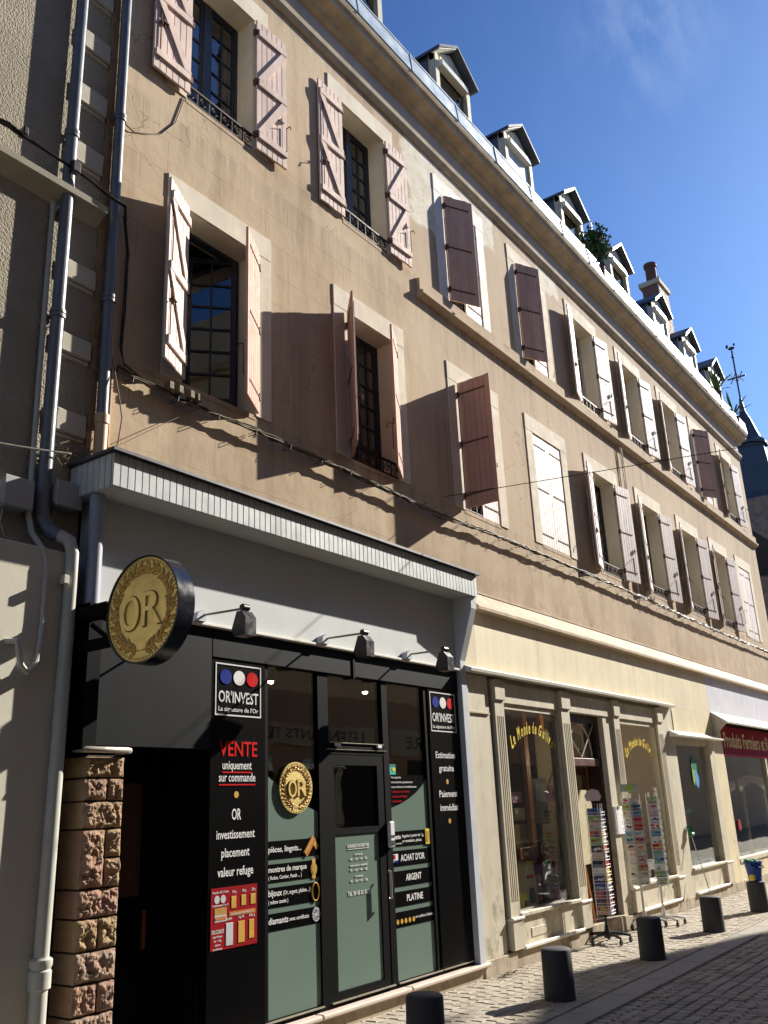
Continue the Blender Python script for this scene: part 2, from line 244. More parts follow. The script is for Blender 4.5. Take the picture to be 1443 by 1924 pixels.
# ------------------------------------------------------------------ helpers
class MB:
    def __init__(s): s.v = []; s.f = []
    def add(s, vs, fs):
        o = len(s.v); s.v += [tuple(v) for v in vs]; s.f += [tuple(i+o for i in f) for f in fs]; return s
    def box(s, x0, x1, y0, y1, z0, z1):
        return s.add([(x0,y0,z0),(x1,y0,z0),(x1,y1,z0),(x0,y1,z0),(x0,y0,z1),(x1,y0,z1),(x1,y1,z1),(x0,y1,z1)],
                     [(0,3,2,1),(4,5,6,7),(0,1,5,4),(1,2,6,5),(2,3,7,6),(3,0,4,7)])
    def bbox(s, x0, x1, y0, y1, z0, z1, b=.01):      # box with chamfered edges
        vs = []; b = min(b, (x1-x0)*.45, (y1-y0)*.45, (z1-z0)*.45); bm = bmesh.new()
        bmesh.ops.create_cube(bm, size=1)
        for v in bm.verts: v.co = Vector(((x0+x1)/2+v.co.x*(x1-x0), (y0+y1)/2+v.co.y*(y1-y0), (z0+z1)/2+v.co.z*(z1-z0)))
        bmesh.ops.bevel(bm, geom=bm.edges[:], offset=b, segments=1, affect='EDGES'); return s.bm(bm)
    def bm(s, bm):
        bm.verts.index_update(); s.add([v.co for v in bm.verts], [[v.index for v in f.verts] for f in bm.faces]); bm.free(); return s
    def prism(s, prof, x0, x1):                       # profile in (y,z), extruded along x; anticlockwise seen from -x... any order is fine
        n = len(prof); vs = [(x0, y, z) for y, z in prof]+[(x1, y, z) for y, z in prof]
        return s.add(vs, [(i, (i+1) % n, (i+1) % n+n, i+n) for i in range(n)]+[tuple(range(n))[::-1], tuple(range(n, 2*n))])
    def poly(s, pts, y0, y1):                         # outline in (x,z), extruded along y
        n = len(pts); vs = [(x, y0, z) for x, z in pts]+[(x, y1, z) for x, z in pts]
        return s.add(vs, [(i, i+n, (i+1) % n+n, (i+1) % n) for i in range(n)]+[tuple(range(n)), tuple(range(n, 2*n))[::-1]])
    def tube(s, pts, r, n=8, cap=True):
        pts = [Vector(p) for p in pts]; rr = r if isinstance(r, (list, tuple)) else [r]*len(pts); rings = []; up = None
        for i, p in enumerate(pts):
            d = (pts[min(i+1, len(pts)-1)]-pts[max(i-1, 0)])
            if d.length < 1e-9: d = Vector((0, 0, 1))
            d.normalize()
            if up is None: up = Vector((0, 0, 1)) if abs(d.z) < .9 else Vector((1, 0, 0))
            a = d.cross(up)
            if a.length < 1e-6: a = d.cross(Vector((0, 1, .3)))
            a.normalize(); b = a.cross(d).normalized(); up = b
            rings.append([p+(a*math.cos(t)+b*math.sin(t))*rr[i] for t in [2*math.pi*k/n for k in range(n)]])
        o = len(s.v); s.v += [tuple(v) for rg in rings for v in rg]
        for i in range(len(rings)-1):
            for k in range(n): s.f.append((o+i*n+k, o+i*n+(k+1) % n, o+(i+1)*n+(k+1) % n, o+(i+1)*n+k))
        if cap: s.f += [tuple(o+k for k in range(n))[::-1], tuple(o+(len(rings)-1)*n+k for k in range(n))]
        return s
    def lathe(s, prof, c, n=24, axis='z'):            # profile (r, h)
        vs = []
        for r_, h in prof:
            for k in range(n):
                t = 2*math.pi*k/n; a, b = r_*math.cos(t), r_*math.sin(t)
                vs.append((c[0]+a, c[1]+b, c[2]+h) if axis == 'z' else (c[0]+h, c[1]-a, c[2]+b) if axis == 'x' else (c[0]+a, c[1]+h, c[2]+b))
        fs = [(i*n+k, i*n+(k+1) % n, (i+1)*n+(k+1) % n, (i+1)*n+k) for i in range(len(prof)-1) for k in range(n)]
        return s.add(vs, fs+[tuple(range(n))[::-1], tuple((len(prof)-1)*n+k for k in range(n))])
    def ell(s, c, rx, ry, rz, sub=1):
        bm = bmesh.new(); bmesh.ops.create_icosphere(bm, subdivisions=sub, radius=1)
        for v in bm.verts: v.co = Vector((c[0]+v.co.x*rx, c[1]+v.co.y*ry, c[2]+v.co.z*rz))
        return s.bm(bm)
    def build(s, name, mat=None, parent=None, smooth=False, loc=None, **tags):
        me = bpy.data.meshes.new(name); me.from_pydata(s.v, [], s.f); me.update()
        if mat is not None: me.materials.append(M[mat] if isinstance(mat, str) else mat)
        o = bpy.data.objects.new(name, me); COL.objects.link(o)
        if loc: o.location = loc
        if parent is not None: o.parent = parent
        if smooth:
            me.shade_smooth() if hasattr(me, 'shade_smooth') else None
            me.set_sharp_from_angle(angle=R(35))
        tagset(o, **tags); return o
def tagset(o, label=None, cat=None, group=None, kind=None):
    if label: o['label'] = label
    if cat: o['category'] = cat
    if group: o['group'] = group
    if kind: o['kind'] = kind
    return o
def thing(name, label, cat, loc=(0, 0, 0), rz=0, group=None):
    o = bpy.data.objects.new(name, None); COL.objects.link(o); o.location = loc; o.rotation_euler = (0, 0, rz); o.empty_display_size = .1
    return tagset(o, label, cat, group)
def copy_tree(o, parent=None):
    c = o.copy(); COL.objects.link(c); c.parent = parent
    for ch in [x for x in KIDS.get(o.name, [])]: copy_tree(ch, c)
    return c
KIDS = {}
def index_kids(o):
    KIDS[o.name] = [x for x in bpy.data.objects if x.parent == o]
    for x in KIDS[o.name]: index_kids(x)
_cap = {}
def text(name, s, x0, x1, z, h, y, mat, parent, shear=0, off=0., depth=.0015, flip=False, res=2, tags={}):
    cu = bpy.data.curves.new('t', 'FONT'); cu.body = s; cu.size = 1; cu.shear = shear; cu.offset = off; cu.resolution_u = res; cu.extrude = .004
    ob = bpy.data.objects.new('t', cu); COL.objects.link(ob)
    dg = bpy.context.evaluated_depsgraph_get(); me = bpy.data.meshes.new_from_object(ob.evaluated_get(dg))
    bpy.data.objects.remove(ob); bpy.data.curves.remove(cu)
    xs = [v.co.x for v in me.vertices]; a, b = min(xs), max(xs); k = h/.70
    sx = (x1-x0)/(b-a) if x1 is not None else k
    for v in me.vertices:
        X = x0+(v.co.x-a)*sx
        if flip: X = -((v.co.x-a)*sx)+x0
        v.co = Vector((X, y+(depth if flip else -depth)*(1 if v.co.z > 0 else 0), z+v.co.y*k))
    me.materials.clear(); me.materials.append(M[mat]); me.name = name
    o = bpy.data.objects.new(name, me); COL.objects.link(o); o.parent = parent; tagset(o, **tags); return o
def disc(x, z, rx, rz, y0, y1, n=28): 
    return MB().poly([(x+rx*math.cos(t), z+rz*math.sin(t)) for t in [2*math.pi*k/n for k in range(n)]], y0, y1)
def inview(x, y, z=0, mrg=.02):
    d = Vector((x, y, z))-CAM; q = d.dot(_f)
    if q < .2: return False
    a = d.dot(c_r)/q*FPX/1443; b = d.dot(c_u)/q*FPX/1924
    return abs(a) < .5+mrg and abs(b) < .5+mrg
def wall_cells(x0, x1, z0, z1, holes, yf, yb):
    """wall slab with rectangular openings, front at yf, back at yb"""
    xs = sorted({x0, x1, *[h[0] for h in holes], *[h[1] for h in holes]}); zs = sorted({z0, z1, *[h[2] for h in holes], *[h[3] for h in holes]})
    q = MB()
    for i in range(len(xs)-1):
        for j in range(len(zs)-1):
            cx, cz = (xs[i]+xs[i+1])/2, (zs[j]+zs[j+1])/2
            if any(h[0] < cx < h[1] and h[2] < cz < h[3] for h in holes): continue
            if cx < x0 or cx > x1: continue
            q.add([(xs[i], yf, zs[j]), (xs[i+1], yf, zs[j]), (xs[i+1], yf, zs[j+1]), (xs[i], yf, zs[j+1])], [(0, 1, 2, 3)])
            q.add([(xs[i], yb, zs[j]), (xs[i+1], yb, zs[j]), (xs[i+1], yb, zs[j+1]), (xs[i], yb, zs[j+1])], [(3, 2, 1, 0)])
    for a, b, c, d in holes:
        for p in (((a, c), (a, d)), ((b, d), (b, c)), ((a, d), (b, d)), ((b, c), (a, c))):
            (xa, za), (xb, zb) = p; q.add([(xa, yf, za), (xb, yf, zb), (xb, yb, zb), (xa, yb, za)], [(0, 1, 2, 3)])
    for (xa, za), (xb, zb) in (((x0, z0), (x0, z1)), ((x1, z1), (x1, z0)), ((x0, z1), (x1, z1)), ((x1, z0), (x0, z0))):
        q.add([(xa, yf, za), (xb, yf, zb), (xb, yb, zb), (xa, yb, za)], [(3, 2, 1, 0)])
    return q
# ------------------------------------------------------------------ ground
MB().add([(-300, -300, -.02), (500, -300, -.02), (500, 300, -.02), (-300, 300, -.02)], [(0, 1, 2, 3)]).build('ground', 'ground', kind='structure')
def sett_mesh(rnd, lx, ly, h=.03):
    j = lambda a: rnd.uniform(-a, a); a = .008; q = MB()
    o = [(-lx/2+j(.004), -ly/2+j(.004)), (lx/2+j(.004), -ly/2+j(.004)), (lx/2+j(.004), ly/2+j(.004)), (-lx/2+j(.004), ly/2+j(.004))]
    dz = [j(.002) for _ in range(4)]
    vs = [(x, y, -h) for x, y in o]+[(x, y, -.005) for x, y in o]+[(x*(1-2*a/lx), y*(1-2*a/ly), dz[i]) for i, (x, y) in enumerate(o)]
    q.add(vs, [(0, 1, 5, 4), (1, 2, 6, 5), (2, 3, 7, 6), (3, 0, 4, 7), (4, 5, 9, 8), (5, 6, 10, 9), (6, 7, 11, 10), (7, 4, 8, 11), (8, 9, 10, 11)])
    return q
def lay(stones, protos, name, mat, matfar, surface, parent, limit=300):
    """stones: (x, y, rot, z); the ones that show largest become parts, the rest one mesh"""
    vis = [s for s in stones if inview(s[0], s[1])]; vis.sort(key=lambda s: s[0]**2+s[1]**2)
    near = vis[:limit]; ns = set(near); q = MB()
    ms = []
    for p in protos:
        me = bpy.data.meshes.new(name); me.from_pydata(p.v, [], p.f); me.materials.append(M[mat]); ms.append(me)
    for s in near:
        o = bpy.data.objects.new(name, random.choice(ms)); COL.objects.link(o); o.parent = parent; o.location = (s[0], s[1], s[3]); o.rotation_euler = (R(random.uniform(-1, 1)), R(random.uniform(-1, 1)), s[2])
    V = []; F = []
    for s in stones:
        if s in ns: continue
        p = random.choice(protos); c, d = math.cos(s[2]), math.sin(s[2]); o = len(V)
        V += [(s[0]+x*c-y*d, s[1]+x*d+y*c, s[3]+z) for x, y, z in p.v]; F += [tuple(i+o for i in f) for f in p.f]
    q.v = V; q.f = F; q.build(surface, matfar, parent, kind='stuff')
rnd = random.Random(3)
# pavement of small setts in rows along the shops
pav = MB().box(-12, 40, 3.62, 5.6, -.018, -.012).build('pavement', 'ground', kind='structure')
st = []; y = 3.70; row = 0
while y < 5.25:
    x = -1+rnd.uniform(0, .1)
    while x < 26:
        st.append((x, y+rnd.uniform(-.002, .002), rnd.uniform(-.012, .012), rnd.uniform(-.002, .002))); x += .138
    y += .108; row += 1
lay(st, [sett_mesh(rnd, .133+rnd.uniform(-.004, .002), .1035) for _ in range(7)], 'sett', 'sett', 'settj', 'distant_setts', pav)
# smooth kerb slabs between pavement and cobbles
ks = MB().box(-12, 40, 3.32, 3.61, -.018, -.012).build('kerb_strip', 'ground', kind='structure')
x = -2.
while x < 30:
    l = rnd.uniform(.75, 1.05); MB().bbox(x, x+l-.008, 3.33, 3.60, -.03, .004, .006).build('kerb_slab', 'slab', ks); x += l
# cobbles laid in segmental arcs
rd = MB().box(-12, 60, -3.0, 3.31, -.018, -.012).build('roadway', 'ground', kind='structure')
st = []; W = 1.1
for c in range(6):
    yc = 3.28-W/2-c*W
    x = -1.0
    while x < 26:
        k = 10
        for i in range(k):
            u = (i+.5)/k*2-1; a = u*R(48); rr = (W/2)/math.sin(R(48))
            px = x-(1-math.cos(a))*rr; py = yc+math.sin(a)*rr
            if py < 3.27: st.append((px+rnd.uniform(-.004, .004), py+rnd.uniform(-.004, .004), a*-1+rnd.uniform(-.05, .05), rnd.uniform(-.005, .004)))
        x += .108
lay(st, [sett_mesh(rnd, .096+rnd.uniform(-.006, .004), .104+rnd.uniform(-.006, .004)) for _ in range(7)], 'cobblestone', 'cob', 'cobj', 'distant_cobbles', rd)
# ------------------------------------------------------------------ main building
YW = 5.2
bld = thing('apartment_building', 'long beige plastered building with pink and white shutters and dormers above the shops', 'building')
UP = [(4.52, 5.41), (6.84, 7.71), (9.08, 9.98), (11.15, 12.02), (13.20, 14.10), (15.40, 16.30), (17.62, 18.50), (19.66, 20.55), (21.76, 22.62)]
LO = [(4.57, 5.45), (6.84, 7.72), (9.10, 10.0), (11.20, 12.13), (13.25, 14.20), (15.45, 16.37), (17.66, 18.62), (19.80, 20.72), (21.80, 22.72)]
UZ, LZ = (7.87, 9.52), (5.0, 6.70); XE = 23.85; XS = 3.70
holes = [(a, b, *UZ) for a, b in UP]+[(a, b, *LZ) for a, b in LO]
wall_cells(XS, XE, 3.97, 10.42, holes, YW, YW+.36).build('wall', 'plaster', bld)
MB().add([(XE, YW, 0), (XE, 12, 0), (XE, 12, 10.42), (XE, YW, 10.42)], [(0, 1, 2, 3)]).add([(XS, YW+.02, 6.3), (XS, 12, 6.3), (XS, 12, 10.42), (XS, YW+.02, 10.42)], [(3, 2, 1, 0)]).build('side_wall', 'plaster', bld)
# backing so that no room lets light through from behind
MB().box(XS, XE, 8.4, 8.5, 0, 10.4).box(XS, XE, YW+.36, 8.4, 3.9, 3.96).box(XS, XE, YW+.36, 8.4, 6.95, 7.1).box(XS, XE, YW+.36, 8.4, 9.9, 10.0).build('inner_structure', 'room', bld)
def mould(name, prof, x0, x1, mat): return MB().prism(prof, x0, x1).build(name, mat, bld)
mould('string_course', [(YW, 7.56), (YW-.035, 7.56), (YW-.095, 7.61), (YW-.095, 7.65), (YW-.05, 7.67), (YW-.05, 7.83), (YW, 7.845)], 8.3, XE+.05, 'surround')
bpy.data.objects['string_course'].data.materials[0] = M['plaster']
mould('eaves_moulding', [(YW, 9.98), (YW-.03, 9.98), (YW-.07, 10.04), (YW-.08, 10.10), (YW, 10.13)], XS, XE+.04, 'cornice')
mould('frieze', [(YW, 10.13), (YW-.012, 10.13), (YW-.012, 10.42), (YW, 10.42)], XS, XE, 'frieze')
mould('cornice', [(YW, 10.42), (YW-.05, 10.425), (YW-.085, 10.44), (YW-.09, 10.475), (YW-.15, 10.50), (YW-.235, 10.535), (YW-.245, 10.60), (YW-.275, 10.61), (YW-.29, 10.655), (YW-.29, 10.685), (YW+.1, 10.69), (YW+.1, 10.42)], XS-.1, XE+.12, 'cornice')
# zinc gutter front in sheets
x = XS-.1; seg = [7.55-2.27*1-1.5]
xs = [3.6, 4.6, 5.75, 6.9, 8.05, 9.2, 10.3, 11.45, 12.6, 13.7, 14.85, 16.0, 17.1, 18.2, 19.4, 20.5, 21.6, 22.8, 23.98]
for a, b in zip(xs[:-1], xs[1:]):
    d = random.uniform(-.004, .004); MB().prism([(YW-.30+d, 10.69), (YW-.27+d, 10.965), (YW-.255, 10.965), (YW-.285, 10.69)], a+.004, b-.004).prism([(YW-.278+d, 10.965), (YW-.278+d, 10.985), (YW-.24, 10.985), (YW-.24, 10.965)], a+.004, b-.004).build('gutter_sheet', 'zinc', bld)
for a in xs[1:-1]: MB().prism([(YW-.312, 10.688), (YW-.282, 10.99), (YW-.25, 10.99), (YW-.28, 10.688)], a-.014, a+.014).build('gutter_seam', 'zinc', bld)
# steep slate roof in courses behind the gutter
sr = MB()
for i in range(9):
    z0 = 10.72+i*.2; y0 = YW+.18+i*.10; sr.prism([(y0, z0), (y0+.095, z0+.21), (y0+.11, z0+.21), (y0+.02, z0)], XS, XE)
sr.box(XS, XE, YW+.24, 9, 10.69, 10.75).build('roof_slates', 'slate', bld, kind='stuff')
MB().prism([(6.2, 12.5), (9.5, 13.2), (9.5, 13.0), (6.2, 12.35)], XS, XE).build('upper_roof', 'slate', bld)
# dormers
YD = 5.26
def dormer(xc, shut):
    w = .50; ze, za, zb = 12.24, 12.60, 10.75; d = MB()
    d.box(xc-w, xc-w+.1, YD, YD+.12, zb, ze).box(xc+w-.1, xc+w, YD, YD+.12, zb, ze)
    d.poly([(xc-w, ze-.12), (xc+w, ze-.12), (xc+w, ze), (xc, za-.05), (xc-w, ze)], YD+.02, YD+.1).box(xc-w+.1, xc+w-.1, YD+.0, YD+.1, zb, zb+.55)
    o = d.build('dormer', 'creamg', bld)
    for a_ in (xc-w, xc+w-.02): MB().prism([(YD+.12, zb), (YD+.12, ze), (YD+1.0, ze), (YD+1.0, zb)], a_, a_+.02).build('cheek', 'slateblue', o)
    r = MB(); t = .05; ov = .13
    for s in (-1, 1):
        ex, ez = xc+s*(w+.07), ze-.05
        r.add([(xc, YD-ov, za+t), (ex, YD-ov, ez+t), (ex, YD+1.1, ez+t), (xc, YD+1.1, za+t), (xc, YD-ov, za), (ex, YD-ov, ez), (ex, YD+1.1, ez), (xc, YD+1.1, za)], [(0, 1, 2, 3), (7, 6, 5, 4), (0, 4, 5, 1), (1, 5, 6, 2), (2, 6, 7, 3)])
    r.build('dormer_roof', 'slate', o)
    s_ = MB(); 
    for s in (-1,):
        ex, ez = xc+s*(w+.06), ze-.055
        s_.add([(xc, YD-ov+.015, za-.001), (ex, YD-ov+.015, ez-.001), (ex, YD+.02, ez-.001), (xc, YD+.02, za-.001), (xc, YD-ov+.015, za-.014), (ex-s*.01, YD-ov+.015, ez-.014), (ex-s*.01, YD+.02, ez-.014), (xc, YD+.02, za-.014)], [(0, 1, 2, 3), (7, 6, 5, 4), (0, 4, 5, 1), (2, 6, 7, 3), (1, 5, 6, 2)])
    s_.build('eaves_lining', 'whitemet', o)
    for k in range(5):
        a = xc-.36+k*.15; zt = lambda x: za-.10-(abs(x-xc)/w)*(za-ze)
        MB().poly([(a, ze-.05), (a+.135, ze-.05), (a+.135, max(ze-.04, zt(a+.135))), (a, max(ze-.04, zt(a)))], YD, YD+.02).build('gable_board', 'creamg', o)
    MB().bbox(xc-.40, xc+.36, YD-.06, YD+.06, ze-.20, ze-.09, .008).build('roller_shutter_box', 'whitemet', o)
    if shut:
        b = MB()
        for k in range(12): b.box(xc-.39, xc+.39, YD+.04, YD+.055, ze-.24-k*.045, ze-.20-k*.045)
        b.build('roller_shutter', 'postw', o, kind='stuff')
    MB().box(xc-.40, xc+.40, YD+.07, YD+.075, zb+.55, ze-.12).build('pane', 'glassdk', o)
    MB().box(xc-.40, xc+.40, YD+.8, YD+.82, zb, ze).build('room_back', 'room', o)
for i, xc in enumerate((7.45, 9.80, 11.92, 14.05, 16.35, 18.82, 20.90, 22.98)): dormer(xc, i in (2, 5, 6, 7))
# ---- windows
def window(x0, x1, z0, z1, dark=True, cols=4, rows=6, surr=(.22, .20, .24), rail=True, sur=True, open_in=False):
    yf = YW+.24; fm = 'winframe' if dark else 'winwhite'; q = MB(); t = .045; W = x1-x0; xm = (x0+x1)/2
    q.box(x0, x0+t, yf-.02, yf+.05, z0, z1).box(x1-t, x1, yf-.02, yf+.05, z0, z1).box(x0+t, x1-t, yf-.02, yf+.05, z1-t, z1).box(x0+t, x1-t, yf-.02, yf+.05, z0, z0+.07)
    if not open_in: q.box(xm-.045, xm+.045, yf-.035, yf+.03, z0+.07, z1-t)
    hw = [(x0+t, xm-.045), (xm+.045, x1-t)] if not open_in else []; nc = cols//2; cells = []
    za, zb = z0+.07, z1-t
    for a, b in hw:
        q.box(a, a+.03, yf-.01, yf+.025, za, zb).box(b-.03, b, yf-.01, yf+.025, za, zb).box(a+.03, b-.03, yf-.01, yf+.025, zb-.04, zb).box(a+.03, b-.03, yf-.01, yf+.025, za, za+.05)
        a2, b2, z2, z3 = a+.03, b-.03, za+.05, zb-.04
        for i in range(1, nc): xx = a2+(b2-a2)*i/nc; q.box(xx-.009, xx+.009, yf-.008, yf+.02, z2, z3)
        for j in range(1, rows): zz = z2+(z3-z2)*j/rows; q.box(a2, b2, yf-.0095, yf+.0215, zz-.009, zz+.009)
        for i in range(nc):
            for j in range(rows): cells.append((a2+(b2-a2)*i/nc, a2+(b2-a2)*(i+1)/nc, z2+(z3-z2)*j/rows, z2+(z3-z2)*(j+1)/rows))
    o = q.build('window', fm, bld)
    big = x0 < 8
    if big:
        for a, b, c, d in cells: MB().box(a, b, yf+.003, yf+.007, c, d).build('pane', 'glassdk', o)
    else:
        for a, b in hw: MB().box(a, b, yf+.003, yf+.007, za, zb).build('pane', 'glassdk', o)
    if open_in:                                       # right casement standing open into the room, the left one folded right back
        hx, hy, cw, ca = x1-.05, yf-.03, .46, R(180-42); zq0, zq1 = z0+.15, z1-.03
        cm_ = MB(); cm_.box(0, .05, -.02, .02, zq0, zq1).box(cw-.05, cw, -.02, .02, zq0, zq1).box(.05, cw-.05, -.02, .02, zq1-.05, zq1).box(.05, cw-.05, -.02, .02, zq0, zq0+.06)
        cm_.box(cw/2-.01, cw/2+.01, -.015, .015, zq0+.06, zq1-.05)
        for j in range(1, 6): zz = zq0+.06+(zq1-zq0-.11)*j/6; cm_.box(.05, cw-.05, -.0145, .0145, zz-.01, zz+.01)
        co = cm_.build('casement', fm, o, loc=(hx, hy, 0)); co.rotation_euler = (0, 0, ca)
        for i in range(2):
            for j in range(6):
                hz = (zq1-zq0-.11)/6; pp = MB().box(.05+i*(cw-.1)/2, .05+(i+1)*(cw-.1)/2, -.002, .002, zq0+.06+j*hz, zq0+.06+(j+1)*hz).build('pane', 'glassdk', o, loc=(hx, hy, 0)); pp.rotation_euler = (0, 0, ca)
    # curtain and dim room
    MB().box(x0-.3, x1+.3, yf+1.4, yf+1.42, z0-.1, z1+.2).build('room_back', 'room', o)
    cu = MB(); n = 14; s0, s1 = xm+.10, x1-.05
    for i in range(n): cu.box(s0+(s1-s0)*i/n, s0+(s1-s0)*(i+1)/n+.002, yf+.10+.012*(i % 2), yf+.105+.012*(i % 2), z0+.1, z1-.06)
    if not open_in: cu.build('net_curtain', 'curtain', o)
    # stone surround, a touch proud of the plaster
    a, b, c = surr; s = MB(); ys = YW-.012
    s.box(x0-a, x0, ys, YW+.005, z0, z1).box(x1, x1+b, ys, YW+.005, z0, z1).box(x0-a, x1+b, ys-.003, YW+.005, z1, z1+c)
    s.box(x0, x0+.012, YW, yf-.02, z0, z1-.012).box(x1-.012, x1, YW, yf-.02, z0, z1-.012).box(x0, x1, YW, yf-.02, z1-.012, z1)
    s.build('surround', 'whitesur' if abs(x0-9.08) < .01 and z0 > 7 else 'surround', o)
    MB().box(x0, x1, YW-.004, yf-.02, z0-.04, z0+.004).build('sill', 'plaster', o)
    if rail:
        g = MB(); yr = YW+.0; g.box(x0, x1, yr, yr+.025, z0+.17, z0+.19).box(x0, x1, yr+.003, yr+.018, z0+.02, z0+.032)
        n = int((x1-x0)/.14)
        for i in range(n):
            cxx = x0+(x1-x0)*(i+.5)/n; g.tube([(cxx+.05*math.cos(t)*(1-t/14), yr+.01, z0+.10+.055*math.sin(t)*(1-t/14)) for t in [k*.6 for k in range(16)]], .006, 4)
            g.box(cxx-.07-.004, cxx-.07+.004, yr+.004, yr+.016, z0, z0+.17)
        g.build('guard_rail', 'iron', o, kind='stuff')
    return o
for i, (a, b) in enumerate(UP): window(a, b, *UZ, dark=i < 4, rows=6 if i < 2 else 4, cols=4 if i < 2 else 2, rail=i not in (2, 3, 7))
for i, (a, b) in enumerate(LO): window(a, b, *LZ, open_in=(i == 0), dark=True, rows=6 if i < 2 else 4, cols=4 if i < 2 else 2, rail=i not in (0, 3, 8))
# ---- shutters
LEAF = {}
def leaf_protos(kind, w, h):
    key = (kind, w, h)
    if key in LEAF: return LEAF[key]
    nb = 6; bw = w/nb; mat = M[{'z': 'shpink', 'w': 'shwhite', 'm': 'shmauve', 'd': 'shdusk', 'z2': 'shwhite'}[kind]]
    def boardm(dz0, dz1):
        q = MB().bbox(.0, bw-.0006, -.012, .012, dz0, h-dz1, .005); me = bpy.data.meshes.new('board'); me.from_pydata(q.v, [], q.f); me.materials.append(mat); return me
    bs = [boardm(random.uniform(0, .012), random.uniform(0, .012)) for _ in range(3)]
    res = {}
    for s in (1, -1):
        q = MB(); y0, y1 = (.0125, .034) if s > 0 else (-.034, -.0125)
        zz = [.17, h*.5, h-.17]
        if kind in ('z', 'z2'):
            for z in zz: q.bbox(.015, w-.01, y0, y1, z-.04, z+.04, .005)
            for za, zb in ((zz[0]+.045, zz[1]-.045), (zz[1]+.045, zz[2]-.045)):
                xa, xb = (w-.05, .05) if s > 0 else (.05, w-.05)
                if kind == 'z' : xa, xb = (.05, w-.05)
                q.poly([(xa-.045, za), (xa+.045, za), (xb+.045, zb), (xb-.045, zb)], y0+.003, y1-.003)
        # strap hinges on the outer face
        o0, o1 = (-.018, -.0125) if s > 0 else (.0125, .018)
        q2 = MB()
        for z in zz:
            q2.box(.0, w*.85, o0, o1, z-.009, z+.009).box(-.02, .012, -.022, .022, z-.035, z+.035)
            if kind == 'w': q2.box(.02, w*.8, *((.0125, .018) if s > 0 else (-.018, -.0125)), z-.007, z+.007)
        yk = (.018, .034) if s > 0 else (-.034, -.018)
        lx = w-.10; q2.box(lx-.035, lx+.035, yk[0], yk[1]+.012*s if s > 0 else yk[1], h*.33-.006, h*.33+.006).box(lx-.006, lx+.006, min(yk), max(yk), h*.33-.04, h*.33+.04)
        q2.tube([(w-.03, yk[0], h*.30), (w-.03, yk[0]+.05*s, h*.30), (w-.03, yk[0]+.06*s, h*.27)], .006, 5)
        q2.tube([(w-.06, yk[0]+.004*s, .1), (w-.06, yk[0]+.004*s, h-.1)] if s > 0 else [(w-.03, yk[0], .2), (w-.03, yk[0], .5)], .005, 5)
        res[s] = (q.v and q or None, q2)
    LEAF[key] = (mat, bs, res, bw, nb); return LEAF[key]
def shutter(side, X, z0, h, phi, kind, w=.445, label=None, y=YW-.03):
    mat, bs, res, bw, nb = leaf_protos(kind, w, h); s = 1 if side < 0 else -1
    th = R(phi-180) if side < 0 else -R(phi)
    braces, iron = res[s]
    base = MB()
    if braces: base.v, base.f = braces.v, braces.f
    else: base.box(.004, w-.004, -.010, .010, .006, .03)
    o = base.build('shutter', mat, bld, loc=(X, y, z0)); o.rotation_euler = (0, 0, th)
    if label: o['label'] = label
    for i in range(nb):
        b = bpy.data.objects.new('board', bs[(i*7+3) % 3]); COL.objects.link(b); b.parent = o; b.location = (i*bw, 0, 0)
    k = MB(); k.v, k.f = iron.v, iron.f; k.build('hinge_iron', 'rust', o, kind='stuff')
    return o
hu, hl = UZ[1]-UZ[0]-.01, LZ[1]-LZ[0]-.01
def pair(win, z, h, pl, pr, kl, kr=None, off=-.03):
    a, b = win; kr = kr or kl; w = (b-a)/2-.004
    shutter(-1, a+.002, z+.005, h, pl, kl, w=round(w, 3), y=YW+(off if pl < 60 else -.03 if pl < 170 else .012)); shutter(1, b-.002, z+.005, h, pr, kr, w=round(w, 3), y=YW+(-.035 if pr < 170 else .012))
pair(UP[0], UZ[0], hu, 1, 2, 'z', off=-.05); pair(UP[1], UZ[0], hu, 0, 2, 'z', off=-.028)
pair(UP[2], UZ[0], hu, 152, 180, 'd', 'w'); pair(UP[3], UZ[0], hu, 153, 180, 'd', 'w')
pair(UP[4], UZ[0], hu, 14, 8, 'w'); pair(UP[5], UZ[0], hu, 14, 8, 'w'); pair(UP[6], UZ[0], hu, 14, 8, 'w'); pair(UP[7], UZ[0], hu, 150, 180, 'd', 'w'); pair(UP[8], UZ[0], hu, 14, 8, 'w')
pair(LO[0], LZ[0], hl, 27, 150, 'z', 'm'); pair(LO[1], LZ[0], hl, 43, 152, 'm'); pair(LO[2], LZ[0], hl, 90, 180, 'm', 'w'); pair(LO[3], LZ[0], hl, 180, 180, 'w')
for i in (4, 5, 6, 7): pair(LO[i], LZ[0], hl, 14, 8, 'w')
pair(LO[8], LZ[0], hl, 180, 180, 'w')
# ------------------------------------------------------------------ gold shop
s1 = thing('gold_shopfront', 'black and sage green shopfront of the gold dealer under a grey boarded canopy', 'shopfront')
def B(name, mat, parent, x0, x1, y0, y1, z0, z1, b=0., **k):
    q = MB(); (q.bbox(x0, x1, y0, y1, z0, z1, b) if b else q.box(x0, x1, y0, y1, z0, z1)); return q.build(name, mat, parent, **k)
B('stone_step', 'base', s1, 3.96, 8.44, 4.96, 5.3, -.01, .10, .008)
for a, b in ((3.96, 4.75), (4.753, 5.9), (5.903, 7.1), (7.103, 8.47)): B('step_nosing', 'sillst', s1, a, b, 4.91, 5.3, .10, .14, .012)
B('fascia', 'greyfascia', s1, 3.70, 8.29, 4.98, 5.2, 2.97, 3.725)
B('fascia_ledge', 'whitemet', s1, 3.70, 8.27, 4.93, 4.98, 2.95, 2.972, .004)
for a, b in ((4.76, 6.47), (6.50, 8.27)): B('top_panel', 'slatepanel', s1, a, b, 4.975, 5.1, 2.735, 2.95, .004)
